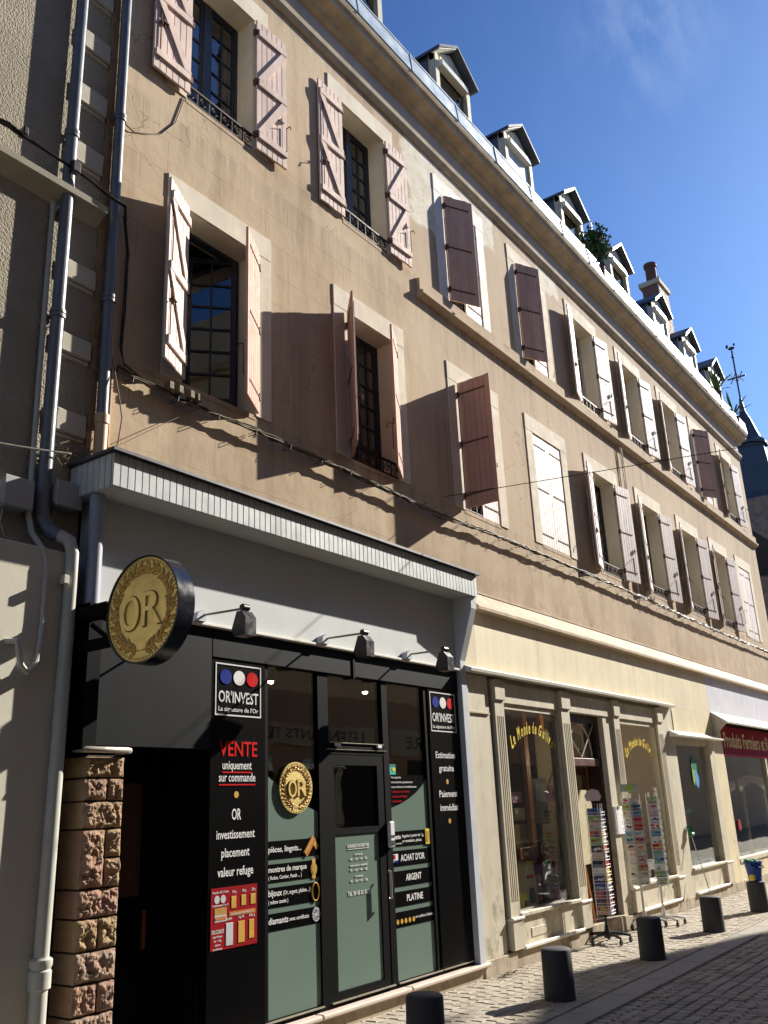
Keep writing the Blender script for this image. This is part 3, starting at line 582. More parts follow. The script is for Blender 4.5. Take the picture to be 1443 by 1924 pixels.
B('top_panel', 'slatepanel', s1, 3.70, 4.757, 4.975, 5.1, 2.06, 2.95, .004)
B('panel_joint', 'blackpaint', s1, 6.47, 6.50, 4.965, 5.09, 2.72, 2.94)
# canopy
B('canopy_soffit', 'soffit', s1, 3.60, 8.37, 4.74, 5.2, 3.725, 3.745)
B('canopy_core', 'soffit', s1, 3.60, 8.37, 4.745, 5.2, 3.745, 3.95)
n = 78; wv = (8.39-3.58)/n
me = None
q = MB().bbox(0, wv-.0035, 0, .022, 0, .235, .003)
me = bpy.data.meshes.new('canopy_board'); me.from_pydata(q.v, [], q.f); me.materials.append(M['canopyw'])
for i in range(n):
    o = bpy.data.objects.new('canopy_board', me); COL.objects.link(o); o.parent = s1; o.location = (3.58+i*wv+.004, 4.72, 3.726)
for i in range(7):
    for xx in (3.602,):
        o = bpy.data.objects.new('canopy_board', me); COL.objects.link(o); o.parent = s1; o.location = (xx, 4.745+i*.064, 3.726); o.rotation_euler = (0, 0, R(90)); 
B('canopy_capping', 'winframe', s1, 3.55, 8.42, 4.678, 5.19, 3.963, 3.985)
MB().prism([(4.93, .14), (4.93, 3.06), (4.80, 3.45), (4.75, 3.60), (4.745, 3.724), (5.2, 3.724), (5.2, .14)], 8.29, 8.395).build('end_pier', 'postw', s1)
B('left_stile', 'blackpaint', s1, 3.60, 3.70, 4.90, 5.1, 2.03, 2.96)
MB().tube([(3.65, 4.96, 2.96), (3.65, 4.96, 3.72)], .052, 16).build('left_column', 'greycol', s1, smooth=True)
# frame members
fr = MB()
YF = 4.995
for a, b in ((5.345, 5.385), (6.00, 6.135), (6.925, 7.01), (7.635, 7.70), (8.255, 8.29)): fr.box(a, b, YF, 5.08, .14, 2.735)
for a, b in ((5.385, 6.0), (7.01, 7.635)): fr.box(a, b, YF+.001, 5.079, .14, .185)
fr.box(6.135, 6.925, YF+.002, 5.078, 2.06, 2.155)
fr.build('frame', 'blackpaint', s1)
for a, b in ((5.345, 6.0), (6.1, 6.95), (7.01, 7.70), (7.72, 8.25)): B('threshold_strip', 'chrome', s1, a, b, 4.975, 4.992, .172, .182)
for xx in (6.24, 6.84): B('transom_clip', 'white', s1, xx-.03, xx+.03, 4.97, 4.99, 2.125, 2.15)
B('transom_bead', 'chrome', s1, 6.14, 6.92, 4.984, 4.992, 2.153, 2.159)
B('transom_bead', 'chrome', s1, 6.10, 6.96, 4.984, 4.992, 2.098, 2.102)
for a, b, c, d, nm in ((5.385, 6.0, .185, 2.735, 'window_pane'), (6.135, 6.925, 2.155, 2.735, 'transom_pane'), (7.01, 7.635, .185, 2.735, 'window_pane')): B(nm, 'glass', s1, a, b, 5.02, 5.03, c, d)
# door
dr = MB(); dr.box(6.137, 6.2, 5.0, 5.05, .15, 2.058).box(6.82, 6.922, 5.0, 5.05, .15, 2.058).box(6.2, 6.82, 5.0, 5.05, .15, .24).box(6.2, 6.82, 5.0, 5.05, 1.97, 2.058).box(6.2, 6.82, 5.001, 5.049, 1.41, 1.46)
do = dr.build('door', 'blackpaint', s1)
B('pane', 'glass', do, 6.2, 6.82, 5.02, 5.03, .24, 1.41); B('pane', 'glass', do, 6.2, 6.82, 5.02, 5.03, 1.46, 1.97)
MB().tube([(6.88, 4.96, 1.08), (6.88, 4.94, 1.08), (6.88, 4.94, .86), (6.88, 4.96, .86)], .012, 8).build('handle', 'chrome', do, smooth=True)
MB().poly([(6.66, .98), (6.78, 1.10), (6.78, .86), (6.68, .80)], 4.998, 5.0) if 0 else None
B('entry_reader', 'white', s1, 6.925, 7.0, 4.955, 4.994, 1.27, 1.49, .01); B('reader_label', 'ink', s1, 6.94, 6.99, 4.952, 4.956, 1.29, 1.33); B('reader_label', 'ink', s1, 6.94, 6.99, 4.952, 4.956, 1.355, 1.375)
# films on the glass
YFm = 5.012
def film(name, pts, mat, y=YFm, par=None, **k): return MB().poly(pts, y, y+.004).build(name, mat, par or s1, **k)
film('sage_film', [(5.387, .187), (5.998, .187), (5.998, 1.60), (5.9, 1.63), (5.78, 1.675), (5.68, 1.72), (5.58, 1.775), (5.48, 1.83), (5.387, 1.885)], 'film')
film('sage_film', [(7.012, .187), (7.633, .187), (7.633, 1.86), (7.56, 1.80), (7.45, 1.735), (7.32, 1.68), (7.18, 1.635), (7.012, 1.60)], 'film')
film('black_film', [(7.012, 1.60), (7.18, 1.635), (7.32, 1.68), (7.45, 1.735), (7.56, 1.80), (7.633, 1.86), (7.633, 1.89), (7.012, 1.89)], 'blackgloss')
film('sage_film', [(6.2, .242), (6.818, .242), (6.818, 1.408), (6.2, 1.408)], 'film')
film('black_film', [(5.387, 1.89), (5.48, 1.835), (5.58, 1.78), (5.68, 1.725), (5.78, 1.68), (5.9, 1.635), (5.998, 1.605), (5.998, 2.0), (5.387, 2.0)], 'blackgloss', y=YFm+.003) if 0 else None
YT = 5.008
def band(z0, z1, x0, x1): return film('black_band', [(x0, z0), (x1, z0), (x1, z1), (x0, z1)], 'blackgloss', y=YFm-.0035)
b1 = band(1.27, 1.40, 5.387, 5.998); b2 = band(1.105, 1.235, 5.387, 5.998); b3 = band(.93, 1.07, 5.387, 5.998); b4 = band(.77, .89, 5.387, 5.998)
T = lambda s, x0, x1, z, h, par, mat='white', y=YT, **k: text('lettering', s, x0, x1, z, h, y, mat, par, **k)
T('pièces, lingots...', 5.40, 5.78, 1.32, .042, b1, off=.012); T('montres de marque', 5.40, 5.84, 1.178, .040, b2, off=.012); T('( Rolex, Cartier, Patek ... )', 5.40, 5.78, 1.127, .026, b2, off=.006)
T('bijoux', 5.40, 5.55, 1.01, .045, b3, off=.012); T('(Or, argent, platine ...)', 5.565, 5.88, 1.012, .030, b3, off=.006); T('( même cassés )', 5.40, 5.62, .957, .028, b3, off=.006)
T('diamants', 5.40, 5.62, .818, .045, b4, off=.012); T('avec certificats', 5.635, 5.86, .822, .028, b4, off=.006)
# small pictures at the right of the bands
q = MB().poly([(5.80, 1.30), (5.845, 1.265), (5.955, 1.385), (5.91, 1.425)], 5.0, 5.005); q.build('ingot_picture', 'copper', b1); MB().poly([(5.90, 1.385), (5.93, 1.40), (6.0, 1.335), (5.965, 1.31)], 5.0065, 5.0085).build('ingot_picture', 'goldp', b1)
MB().poly([(5.81, 1.30), (5.825, 1.288), (5.925, 1.40), (5.91, 1.412)], 4.998, 5.0).build('ingot_picture', 'goldp', b1)
disc(5.925, 1.17, .037, .046, 5.002, 5.0085).build('watch_picture', 'goldp', b2); disc(5.925, 1.17, .026, .034, 5.0, 5.002).build('watch_picture', 'golddk', b2); B('watch_picture', 'goldp', b2, 5.905, 5.945, 5.0035, 5.008, 1.20, 1.245); B('watch_picture', 'goldp', b2, 5.905, 5.945, 5.0035, 5.008, 1.10, 1.14)
rg = MB(); P_ = [(5.94+.042*math.cos(t), 5.004, 1.0+.066*math.sin(t)) for t in [k*math.pi/12 for k in range(25)]]; rg.tube(P_, .006, 6).build('ring_picture', 'goldp', b3)
disc(5.945, .835, .046, .052, 5.002, 5.0085).build('diamond_picture', 'silver', b4)
k = MB()
for i in range(10): a = i*math.pi/5; k.poly([(5.945+.012*math.cos(a), .835+.013*math.sin(a)), (5.945+.034*math.cos(a+.25), .835+.04*math.sin(a+.25)), (5.945+.04*math.cos(a), .835+.046*math.sin(a))], 5.0005, 5.002)
k.build('diamond_picture', 'slateblue', b4)
c1 = band(1.27, 1.40, 7.012, 7.633); c2 = band(1.105, 1.235, 7.012, 7.633); c3 = band(.935, 1.065, 7.012, 7.633); c4 = band(.77, .895, 7.012, 7.633); c5 = band(.605, .73, 7.012, 7.633)
T('vente', 7.045, 7.155, 1.335, .040, c1, off=.012); T('( sur commande )', 7.03, 7.17, 1.29, .016, c1); T('lingotins à partir de 1 g,', 7.18, 7.53, 1.345, .026, c1, off=.006); T('or monétaire, pièces', 7.18, 7.49, 1.302, .026, c1, off=.006)
T('ACHAT D\'OR', 7.14, 7.53, 1.145, .055, c2, off=.014); T('ARGENT', 7.21, 7.46, .978, .055, c3, off=.014); T('PLATINE', 7.21, 7.47, .808, .055, c4, off=.014); T('voir conditions à l\'intérieur', 7.33, 7.62, .655, .024, c5)
B('card_emblem', 'white', c2, 7.02, 7.09, 5.0, 5.008, 1.14, 1.21); B('card_emblem', 'red', c2, 7.022, 7.05, 4.998, 5.0, 1.17, 1.205); B('card_emblem', 'blue', c2, 7.03, 7.088, 4.998, 5.0, 1.14, 1.158)
B('phone_picture', 'yellow', c1, 7.555, 7.625, 5.0, 5.008, 1.27, 1.405); B('phone_picture', 'golddk', c1, 7.568, 7.612, 4.998, 5.0, 1.29, 1.385)
for i in range(5): disc(7.05+i*.062, .652, .019, .021, 5.003, 5.0085, 14).build('coin_picture', 'goldp', c5)
nt_ = film('notice', [(7.02, 1.895), (7.12, 1.895), (7.12, 1.985), (7.02, 1.985)], 'aqua', y=5.006); B('notice_print', 'yellow', nt_, 7.065, 7.11, 5.003, 5.006, 1.925, 1.955); B('notice_print', 'slateblue', nt_, 7.022, 7.118, 5.004, 5.0055, 1.968, 1.98)
for i, (s, m_) in enumerate((('Vous apportez', 'white'), ('nous estimons gratuitement', 'white'), ('nous achetons immédiatement', 'white'), ('vos bijoux en or, vos montres', 'red'), ('vos pièces et lingots', 'red'), ('en tout discrétion', 'red'))):
    T(s, 7.04, (7.20, 7.39, 7.45, 7.33, 7.29, 7.20)[i], 1.862-i*.042, .020, s1, mat=m_)
T('HORAIRE D\'OUVERTURE', 6.37, 6.67, 1.30, .026, do, off=.01); B('underline', 'white', do, 6.37, 6.67, 5.006, 5.0085, 1.286, 1.290)
for i, (s, a, b) in enumerate((('le mardi', 6.47, 6.57), ('10h - 12h / 14h - 18h', 6.40, 6.64), ('mercredi au vendredi', 6.40, 6.64), ('9h - 12h / 14h - 18h', 6.40, 6.64), ('le samedi', 6.47, 6.57), ('9h - 12h / 13h - 18h', 6.40, 6.64))): T(s, a, b, 1.235-i*.037-(i//2)*.012, .020, do, off=.004)
T('Tél. 04 43 01 51 56', 6.36, 6.68, .925, .034, do, off=.008)
# text panels
def logo(x0, x1, par, y):
    W_ = x1-x0; g = MB(); z0, z1 = 2.31, 2.70; t = .010
    g.box(x0, x1, y-.003, y, z1-t, z1).box(x0, x1, y-.003, y, z0, z0+t).box(x0, x0+t, y-.003, y, z0+t, z1-t).box(x1-t, x1, y-.003, y, z0+t, z1-t); g.build('logo_frame', 'white', par)
    for u, m_ in ((.22, 'blue'), (.51, 'white'), (.80, 'red')): disc(x0+W_*u, 2.60, .062*W_/.49, .056, y-.003, y).build('logo_dot', m_, par)
    T("OR'INVEST", x0+.035*W_/.49, x1-.03*W_/.49, 2.41, .085, par, y=y, off=.012); T("La signature de l'Or", x0+.035*W_/.49, x1-.03*W_/.49, 2.345, .033, par, y=y, off=.008)
p1 = B('text_panel', 'blackgloss', s1, 4.762, 5.345, 4.985, 5.06, .14, 2.73, .003); YP = 4.983
logo(4.80, 5.29, p1, YP)
T('VENTE', 4.85, 5.25, 2.02, .108, p1, mat='red', y=YP, off=.012)
T('uniquement', 4.885, 5.19, 1.925, .062, p1, y=YP, off=.008); B('underline', 'red', p1, 4.885, 5.19, YP-.002, YP, 1.898, 1.908)
T('sur commande', 4.85, 5.23, 1.838, .062, p1, y=YP, off=.008); B('underline', 'red', p1, 4.85, 5.23, YP-.002, YP, 1.810, 1.820)
disc(5.03, 1.745, .024, .024, YP-.002, YP).build('gold_dot', 'goldp', p1)
T('OR', 4.985, 5.08, 1.57, .078, p1, y=YP, off=.012); T('investissement', 4.835, 5.225, 1.442, .062, p1, y=YP, off=.008); T('placement', 4.885, 5.17, 1.318, .062, p1, y=YP, off=.008); T('valeur refuge', 4.85, 5.21, 1.190, .062, p1, y=YP, off=.008)
po = B('poster', 'posterred', p1, 4.79, 5.25, YP-.003, YP, .72, 1.12); yp = YP-.0035
for i, (a, s) in enumerate(((4.985, '50 g'), (5.085, '100 g'), (5.18, '250 g'))):
    T(s, a+.01, a+.05, 1.075, .018, po, y=yp); B('ingot_print', 'goldp', po, a, a+(.05, .048, .052)[i], yp-.003, yp, (.975, .985, .985)[i], 1.055, .006)
for i, (a, s, m_) in enumerate(((4.935, '1 kg Argent', 'silver'), (5.055, '1 kg OR', 'goldp'), (5.165, '500 g', 'goldp'))):
    T(s, a, a+.06, .905, .016, po, y=yp); B('ingot_print', m_, po, a, a+(.07, .066, .052)[i], yp-.003, yp, (.74, .745, .76)[i], .885, .012)
T('Napoléon 20F à l\'unité', 4.80, 4.955, 1.085, .014, po, y=yp); T('Conditionnement 5 ou 10', 4.80, 4.955, 1.0, .014, po, y=yp)
for a in (4.845, 4.905): disc(a, 1.045, .025, .027, yp-.002, yp, 18).build('coin_print', 'silver', po)
B('box_print', 'golddk', po, 4.825, 4.94, yp-.002, yp, .945, .99); B('box_print', 'silver', po, 4.825, 4.94, yp-.002, yp, .90, .944)
for i in range(5): disc(4.84+i*.021, .922, .011, .013, yp-.004, yp-.002, 12).build('coin_print', 'copper', po)
B('ribbon_print', 'copper', po, 4.965, 5.23, yp-.002, yp, .925, .955); T('Certificat pour tout lingot OR', 4.98, 5.2, .934, .012, po, y=yp-.002)
T('PRIX ATTRACTIF', 4.80, 4.915, .835, .017, po, y=yp); B('underline', 'white', po, 4.80, 4.915, yp-.001, yp, .828, .831)
for i, s in enumerate(("Lingot d'Argent", 'de 1 Kg', 'sans', 'certificat')): T(s, 4.81+.01*(i % 3), 4.90-.008*(i % 3), .802-i*.026, .013, po, y=yp)
p2 = B('text_panel', 'blackgloss', s1, 7.70, 8.255, 4.985, 5.06, .19, 2.73, .003)
logo(7.73, 8.205, p2, YP)
T('Estimation', 7.785, 8.15, 2.055, .062, p2, y=YP, off=.008); T('gratuite', 7.83, 8.105, 1.93, .060, p2, y=YP, off=.008); disc(7.97, 1.83, .022, .024, YP-.002, YP).build('gold_dot', 'goldp', p2)
T('Paiement', 7.81, 8.145, 1.685, .064, p2, y=YP, off=.008); T('immédiat', 7.815, 8.145, 1.557, .064, p2, y=YP, off=.008); disc(7.97, 1.46, .022, .024, YP-.002, YP).build('gold_dot', 'goldp', p2)
# dark doorway on the left and shop interior
rm = MB(); rm.box(3.97, 4.02, 5.08, 6.5, 0, 2.06).box(4.72, 4.76, 5.08, 6.5, 0, 2.06).box(4.02, 4.72, 5.0, 6.5, 2.06, 2.10).box(4.02, 4.72, 5.45, 5.5, .14, 2.06); rm.build('doorway_lining', 'blackpaint', s1)
d2 = B('side_door', 'blackpaint', s1, 4.06, 4.70, 5.40, 5.449, .14, 2.05); B('letter_plate', 'wood', d2, 4.54, 4.57, 5.39, 5.40, .75, 1.0); B('door_panel', 'wooddk', d2, 4.15, 4.5, 5.385, 5.40, 1.1, 1.85, .01)
it = MB(); it.box(4.76, 8.4, 8.3, 8.35, 0, 3).box(4.78, 4.80, 5.1, 8.3, 0, 2.95).box(8.30, 8.36, 5.1, 8.3, 0, 2.95).box(4.8, 8.3, 5.1, 8.3, 2.95, 2.96).box(4.8, 8.3, 5.1, 8.3, .1, .14); it.build('shop_room', 'room', s1)
for (x, y, z) in ((6.02, 5.55, 2.72), (7.55, 5.65, 2.75)):
    t = thing('ceiling_spotlight', 'small lit ceiling spotlight seen through the %s of the gold shop' % ('left window' if x < 6.5 else 'pane above the door'), 'spotlight', (x, y, z))
    MB().lathe([(.045, .22), (.045, .06), (.05, 0), (.03, 0)], (0, 0, 0), 14).build('lamp_housing', 'lampblk', t, smooth=True); MB().ell((0, 0, -.004), .026, .026, .018, 2).build('bulb', 'glow', t)
# shop window coin
def coin(name, label, cat, c, r, nrm, thick, grp=None, detail=True):
    """round gold coin; nrm 'x' faces -x, 'y' faces -y"""
    rt = thing(name, label, cat, c)
    rz = -90 if nrm == 'x' else 0
    def bb(q, nm, mat, smooth=False):
        o = q.build(nm, mat, rt, smooth=smooth); o.rotation_euler = (0, 0, R(rz)); return o
    # local: face in xz, looking along +y
    if detail:
        bb(MB().lathe([(r, 0), (r, thick), (r*.9, thick)], (0, 0, 0), 64, 'y'), 'rim', 'coinrim', True)
        q = MB().lathe([(r, -.012), (r, .002), (r*.965, .002), (r*.965, -.012), (r, -.012)], (0, 0, 0), 64, 'y'); q.f = q.f[:-2]; bb(q, 'rim_edge', 'coinrim', True)
    rf = r*.965 if detail else r
    bb(MB().lathe([(rf, -.002), (rf, .01 if not detail else .0)], (0, 0, 0), 64, 'y'), 'face', 'gold')
    dots = MB()
    n = 72 if detail else 40
    for i in range(n):
        a = 2*math.pi*i/n; dots.ell((rf*.945*math.cos(a), -.004, rf*.945*math.sin(a)), r*.026, .004, r*.026, 1)
    bb(dots, 'beading', 'golddk')
    lv = MB(); ln = MB(); rn = random.Random(5)
    def leafshape(x, z, a, l, wd):
        pts = [(0, 0), (l*.3, wd), (l*.7, wd*.8), (l, 0), (l*.7, -wd*.8), (l*.3, -wd)]; c_, s_ = math.cos(a), math.sin(a)
        P2 = [(x+u*c_-v*s_, z+u*s_+v*c_) for u, v in pts]; mid = (x+l*.5*c_, z+l*.5*s_)
        h = .011*r/.33
        lv.add([(mid[0], -.004-h, mid[1])]+[(p[0], -.003, p[1]) for p in P2], [(0, i+1, (i+1) % 6+1) for i in range(6)])
        g = 1.16; P3 = [(mid[0]+(p[0]-mid[0])*g, mid[1]+(p[1]-mid[1])*g) for p in P2]; ln.poly(P3, -.0035, -.0022)
    for sd in (1, -1):
        for i in range(15):
            a = R(-90+sd*(10+i*11.2)); rr = r*.76; x, z = rr*math.cos(a), rr*math.sin(a); tg = a+sd*R(90)
            for o_ in (-38, 0, 38):
                if o_ == 0 and i % 2: continue
                leafshape(x, z, tg+R(o_)+rn.uniform(-.15, .15), r*rn.uniform(.17, .23), r*.042)
        st_ = MB().tube([(r*.76*math.cos(R(-90+sd*(a_))), -.006, r*.76*math.sin(R(-90+sd*a_))) for a_ in range(2, 168, 8)], r*.012, 5); lv.v, lv.f, = (lambda A, B_: (A.v+B_.v, A.f+[tuple(i+len(A.v) for i in f) for f in B_.f]))(lv, st_)
    bb(lv, 'laurel_wreath', 'golddk'); bb(ln, 'relief_outline', 'goldln')
    for ch, x0, x1, z0 in (('O', -r*.54, -r*.06, -r*.36), ('R', r*.02, r*.54, -r*.33)):
        o2 = text('letter', ch, x0*1.06, x1*1.0+.01*r, z0-r*.02, r*.68, -.003, 'goldln', rt, depth=.003, res=10); o2.rotation_euler = (0, 0, R(rz))
        o = text('letter', ch, x0, x1, z0, r*.64, -.004, 'gold', rt, depth=.012, res=10); o.rotation_euler = (0, 0, R(rz))
    return rt
cs = coin('hanging_coin_sign', 'big round gold coin sign with OR and a laurel wreath, hanging off the shop corner', 'sign', (3.55, 4.32, 2.815), .333, 'x', .115)
MB().box(-.02, .08, .33, .62, .02, .10).box(-.0, .06, .33, .62, -.18, -.12).tube([(.03, .36, -.12), (.03, .52, -.02)], .018, 8).build('wall_bracket', 'blackpaint', cs)
coin('window_coin', 'gold coin disc stuck on the left window of the gold shop', 'coin', (5.71, 4.992, 1.79), .197, 'y', .01, detail=False)
# arm spotlights above the panels
def armlamp(x, label):
    t = thing('arm_spotlight', label, 'lamp', (x, 4.98, 2.972), group='arm spotlights on the ledge')
    MB().poly([(-.05, 0), (.05, 0), (.045, .075), (.02, .085), (-.03, .06)], -.07, -.005).build('mount', 'postw', t)
    MB().tube([(0.03, -.04, .05), (.10, -.40, .055)], .009, 8).build('arm', 'chrome', t, smooth=True)
    MB().lathe([(.022, -.035), (.026, -.03), (.026, .03), (.022, .035)], (.105, -.41, .06), 14, 'x').build('joint', 'lampblk', t, smooth=True)
    MB().prism([(-.43, .03), (-.38, .03), (-.33, -.10), (-.36, -.15), (-.47, -.15), (-.47, -.02)], .05, .16).build('lamp_head', 'lampblk', t)
armlamp(4.58, 'black spotlight on a thin arm next to the big gold coin sign'); armlamp(6.02, 'black spotlight on a thin arm above the middle of the gold shop'); armlamp(7.30, 'black spotlight on a thin arm nearest the right end of the gold shop')
# rock-faced stone pier
pr = thing('stone_pier', 'rock-faced red and ochre stone pier left of the dark doorway', 'pier', (3.8, 5.0, 0))
pr.location = (0, 0, 0)
MB().box(3.685, 3.945, 4.955, 5.4, 0, 2.0).build('mortar_core', 'mortar', pr)
def rock(x0, x1, z0, z1, seed):
    rn = random.Random(seed); bm = bmesh.new(); nx, nz = max(6, int((x1-x0)/.009)), max(6, int((z1-z0)/.009)); yf = 4.945
    from mathutils import noise as N
    g = [[None]*(nz+1) for _ in range(nx+1)]
    for i in range(nx+1):
        for j in range(nz+1):
            u, v = i/nx, j/nz; x, z = x0+(x1-x0)*u, z0+(z1-z0)*v
            e = min(u*(x1-x0), (1-u)*(x1-x0), v*(z1-z0), (1-v)*(z1-z0)); k = min(1, e/.022)
            d = N.noise(Vector((x*16, z*16, seed)))*.020+N.noise(Vector((x*42, z*42, seed+9)))*.014+N.noise(Vector((x*95, z*95, seed+2)))*.009+abs(N.noise(Vector((x*7, z*9, seed+3))))*.02
            g[i][j] = bm.verts.new((x+(N.noise(Vector((z*30, x*5, seed)))*.004), yf-k*(.012+d), z+(N.noise(Vector((x*30, z*5, seed)))*.004)))
    for i in range(nx):
        for j in range(nz): bm.faces.new((g[i][j], g[i+1][j], g[i+1][j+1], g[i][j+1]))
    for side in ([g[i][0] for i in range(nx+1)], [g[nx][j] for j in range(nz+1)], [g[i][nz] for i in range(nx, -1, -1)], [g[0][j] for j in range(nz, -1, -1)]):
        bk = [bm.verts.new((v.co.x, 5.16, v.co.z)) for v in side]
        for i in range(len(side)-1): bm.faces.new((side[i+1], side[i], bk[i], bk[i+1]))
    return MB().bm(bm)
zc = [.02, .17, .345, .52, .69, .865, 1.045, 1.21, 1.555, 1.72, 1.86, 1.995]
xa, xb = 3.668, 3.962
lay_ = [(0,), (.55,), (0,), (.58,), (0,), (.53,), (0,), 'T', (0,), (.6,), (0,)]
sd = 1
for i, L_ in enumerate(lay_):
    z0, z1 = zc[i]+.007, zc[i+1]-.007
    if L_ == 'T': bl = [(xa, xa+.17, z0, z1), (xa+.184, xb, z0, (z0+z1)/2-.007), (xa+.184, xb, (z0+z1)/2+.007, z1)]
    elif L_[0]: m_ = xa+(xb-xa)*L_[0]; bl = [(xa, m_-.007, z0, z1), (m_+.007, xb, z0, z1)]
    else: bl = [(xa, xb, z0, z1)]
    for b_ in bl: rock(*b_, sd*3.7).build('stone_block', 'rock', pr); sd += 1
MB().tube([(3.62, 5.0, 2.035), (3.62, 4.91, 2.03), (3.66, 4.895, 2.03), (3.94, 4.895, 2.03), (3.985, 4.92, 2.03), (3.985, 5.1, 2.03)], .020, 10).build('rail_cap', 'chrome', pr, smooth=True)
# ------------------------------------------------------------------ toy shop (cream joinery)
s2 = thing('toy_shopfront', 'cream joinery shopfront with fluted pilasters and yellow window lettering', 'shopfront')
YG = 4.95
for i, (a, b) in enumerate(((8.68, 10.2), (10.204, 11.7), (11.704, 13.4), (13.404, 15.1), (15.104, 16.955))): B('fascia_panel', 'cream', s2, a, b, YG, 5.1, 2.98, 3.68)
MB().add([(8.40, 4.97, 2.98), (8.68, YG, 2.98), (8.68, YG, 3.78), (8.40, 4.97, 3.66), (8.40, 5.2, 2.98), (8.68, 5.2, 2.98), (8.68, 5.2, 3.78), (8.40, 5.2, 3.66)], [(0, 1, 2, 3), (0, 3, 7, 4), (3, 2, 6, 7), (0, 4, 5, 1)]).build('fascia_return', 'cream', s2)
def flashing(x0, x1, par):
    x = x0
    while x < x1-.05:
        b = min(x1, x+random.uniform(1.2, 1.7)); MB().prism([(4.86, 3.665), (4.86, 3.70), (4.90, 3.735), (5.0, 3.80), (5.14, 3.95), (5.2, 3.972), (5.2, 3.66), (4.9, 3.66)], x, b-.004).build('flashing_sheet', 'creamfl', par)
        x = b
    MB().box(x0, x1, 5.165, 5.2, 3.975, 4.0).build('flashing_upstand', 'creamfl', par)
flashing(8.66, 16.955, s2)
MB().prism([(4.85, 2.955), (4.845, 2.985), (YG, 3.03), (YG, 2.955)], 8.37, 14.85).build('rain_strip', 'whitemet', s2)
B('side_pier', 'creamg', s2, 8.42, 8.90, 4.965, 5.2, .15, 2.95, .004); B('side_pier', 'creamg', s2, 8.398, 8.44, 4.945, 5.2, .15, 2.95, .004)
B('pier_bar', 'creamfl', s2, 8.45, 8.88, 4.945, 4.965, 2.53, 2.545); B('dark_gap', 'mortar', s2, 8.90, 8.985, 5.0, 5.2, .15, 2.95); B('entablature_bed', 'creamg', s2, 8.98, 14.85, 5.0, 5.2, 2.9, 2.98)
def pilaster(x0, x1, par, zt=2.92, zp=.46):
    w_ = x1-x0; q = MB().box(x0, x1, 4.955, 5.05, zp, 2.70); n = 4; fl = w_*.12
    q2 = MB()
    for i in range(n+1):
        a = x0+w_*.10+i*(w_*.8)/n-w_*.04; q2.bbox(a, a+w_*.11, 4.938, 4.956, zp+.16, 2.52, .004)
    q2.box(x0, x1, 4.938, 4.955, 2.521, 2.70).box(x0, x1, 4.938, 4.955, zp, zp+.159); q2.box(x0, x0+w_*.07, 4.9385, 4.955, zp+.16, 2.52).box(x1-w_*.07, x1, 4.9385, 4.955, zp+.16, 2.52)
    o = q.build('pilaster', 'creamg', par); q2.build('fluting', 'creamg', o)
    B('pilaster_cap', 'creamg', o, x0-.01, x1+.01, 4.915, 5.04, 2.70, zt, .004); B('pilaster_base', 'creamg', o, x0-.012, x1+.012, 4.915, 5.04, .165, zp-.015, .004); B('base_moulding', 'whitemet', o, x0-.022, x1+.022, 4.90, 5.04, zp-.015, zp+.012, .006)
for a, b in ((8.98, 9.19), (10.68, 10.92), (12.37, 12.57), (14.11, 14.33)): pilaster(a, b, s2)
def bay(x0, x1, par, zb=.50, zt=2.65, lint=(2.68, 2.90), glass=True):
    B('lintel', 'creamg', par, x0, x1, 4.96, 5.06, lint[0], lint[1], .004)
    f = MB(); f.box(x0, x0+.035, 4.985, 5.06, zb, zt).box(x1-.035, x1, 4.985, 5.06, zb, zt).box(x0+.035, x1-.035, 4.985, 5.06, zt-.03, zt+.03); f.build('window_frame', 'creamg', par)
    B('window_pane', 'glass', par, x0+.035, x1-.035, 5.02, 5.03, zb, zt-.03)
    B('window_sill', 'creamg', par, x0, x1, 4.925, 5.06, zb-.04, zb, .006); B('apron', 'creamg', par, x0, x1, 4.965, 5.06, .185, zb-.04, .004); B('skirting_trim', 'whitemet', par, x0-.0, x1+.0, 4.905, 5.06, .15, .185, .006)
bay(9.19, 10.68, s2); bay(12.57, 14.11, s2)
B('vent_plate', 'creamg', s2, 9.45, 9.8, 4.957, 4.965, .24, .33, .003)
# door bay
B('lintel', 'creamg', s2, 10.92, 12.37, 4.96, 5.06, 2.68, 2.90, .004)
B('door_pier', 'creamg', s2, 12.05, 12.37, 4.975, 5.25, .15, 2.68, .004)
B('door_surround', 'wooddk', s2, 10.92, 12.05, 5.05, 5.15, 2.58, 2.68)
B('transom_bar', 'wood', s2, 10.92, 12.05, 5.05, 5.16, 2.02, 2.12, .006); B('door_post', 'wooddk', s2, 11.98, 12.05, 5.05, 5.25, .2, 2.58); B('door_post', 'wooddk', s2, 10.92, 10.97, 5.05, 5.25, .2, 2.58)
fan = B('fanlight_pane', 'glass', s2, 10.97, 11.98, 5.10, 5.11, 2.12, 2.58)
tr = MB()
for s in (1, -1):
    pts = [(11.475+s*.35*(math.cos(t)) , 5.085, 2.12+.44*math.sin(t)) for t in [k*math.pi/16 for k in range(0, 9)]]; tr.tube(pts, .012, 6)
    tr.tube([(11.475-s*.0, 5.085, 2.13), (11.475+s*.25, 5.085, 2.36), (11.475+s*.48, 5.085, 2.57)], .012, 6)
tr.build('fanlight_tracery', 'creamg', s2)
dd = MB(); dd.box(11.30, 11.36, 5.25, 5.30, .2, 2.02).box(11.9, 11.97, 5.25, 5.30, .2, 2.02).box(11.36, 11.9, 5.25, 5.30, .2, .45).box(11.36, 11.9, 5.25, 5.30, 1.92, 2.02)
for z in (.8, 1.2, 1.6): dd.box(11.36, 11.9, 5.252, 5.298, z, z+.04)
dd.box(11.6, 11.64, 5.251, 5.299, .45, 1.92); td = dd.build('door', 'wood', s2); B('pane', 'glass', td, 11.36, 11.9, 5.27, 5.275, .45, 1.92)
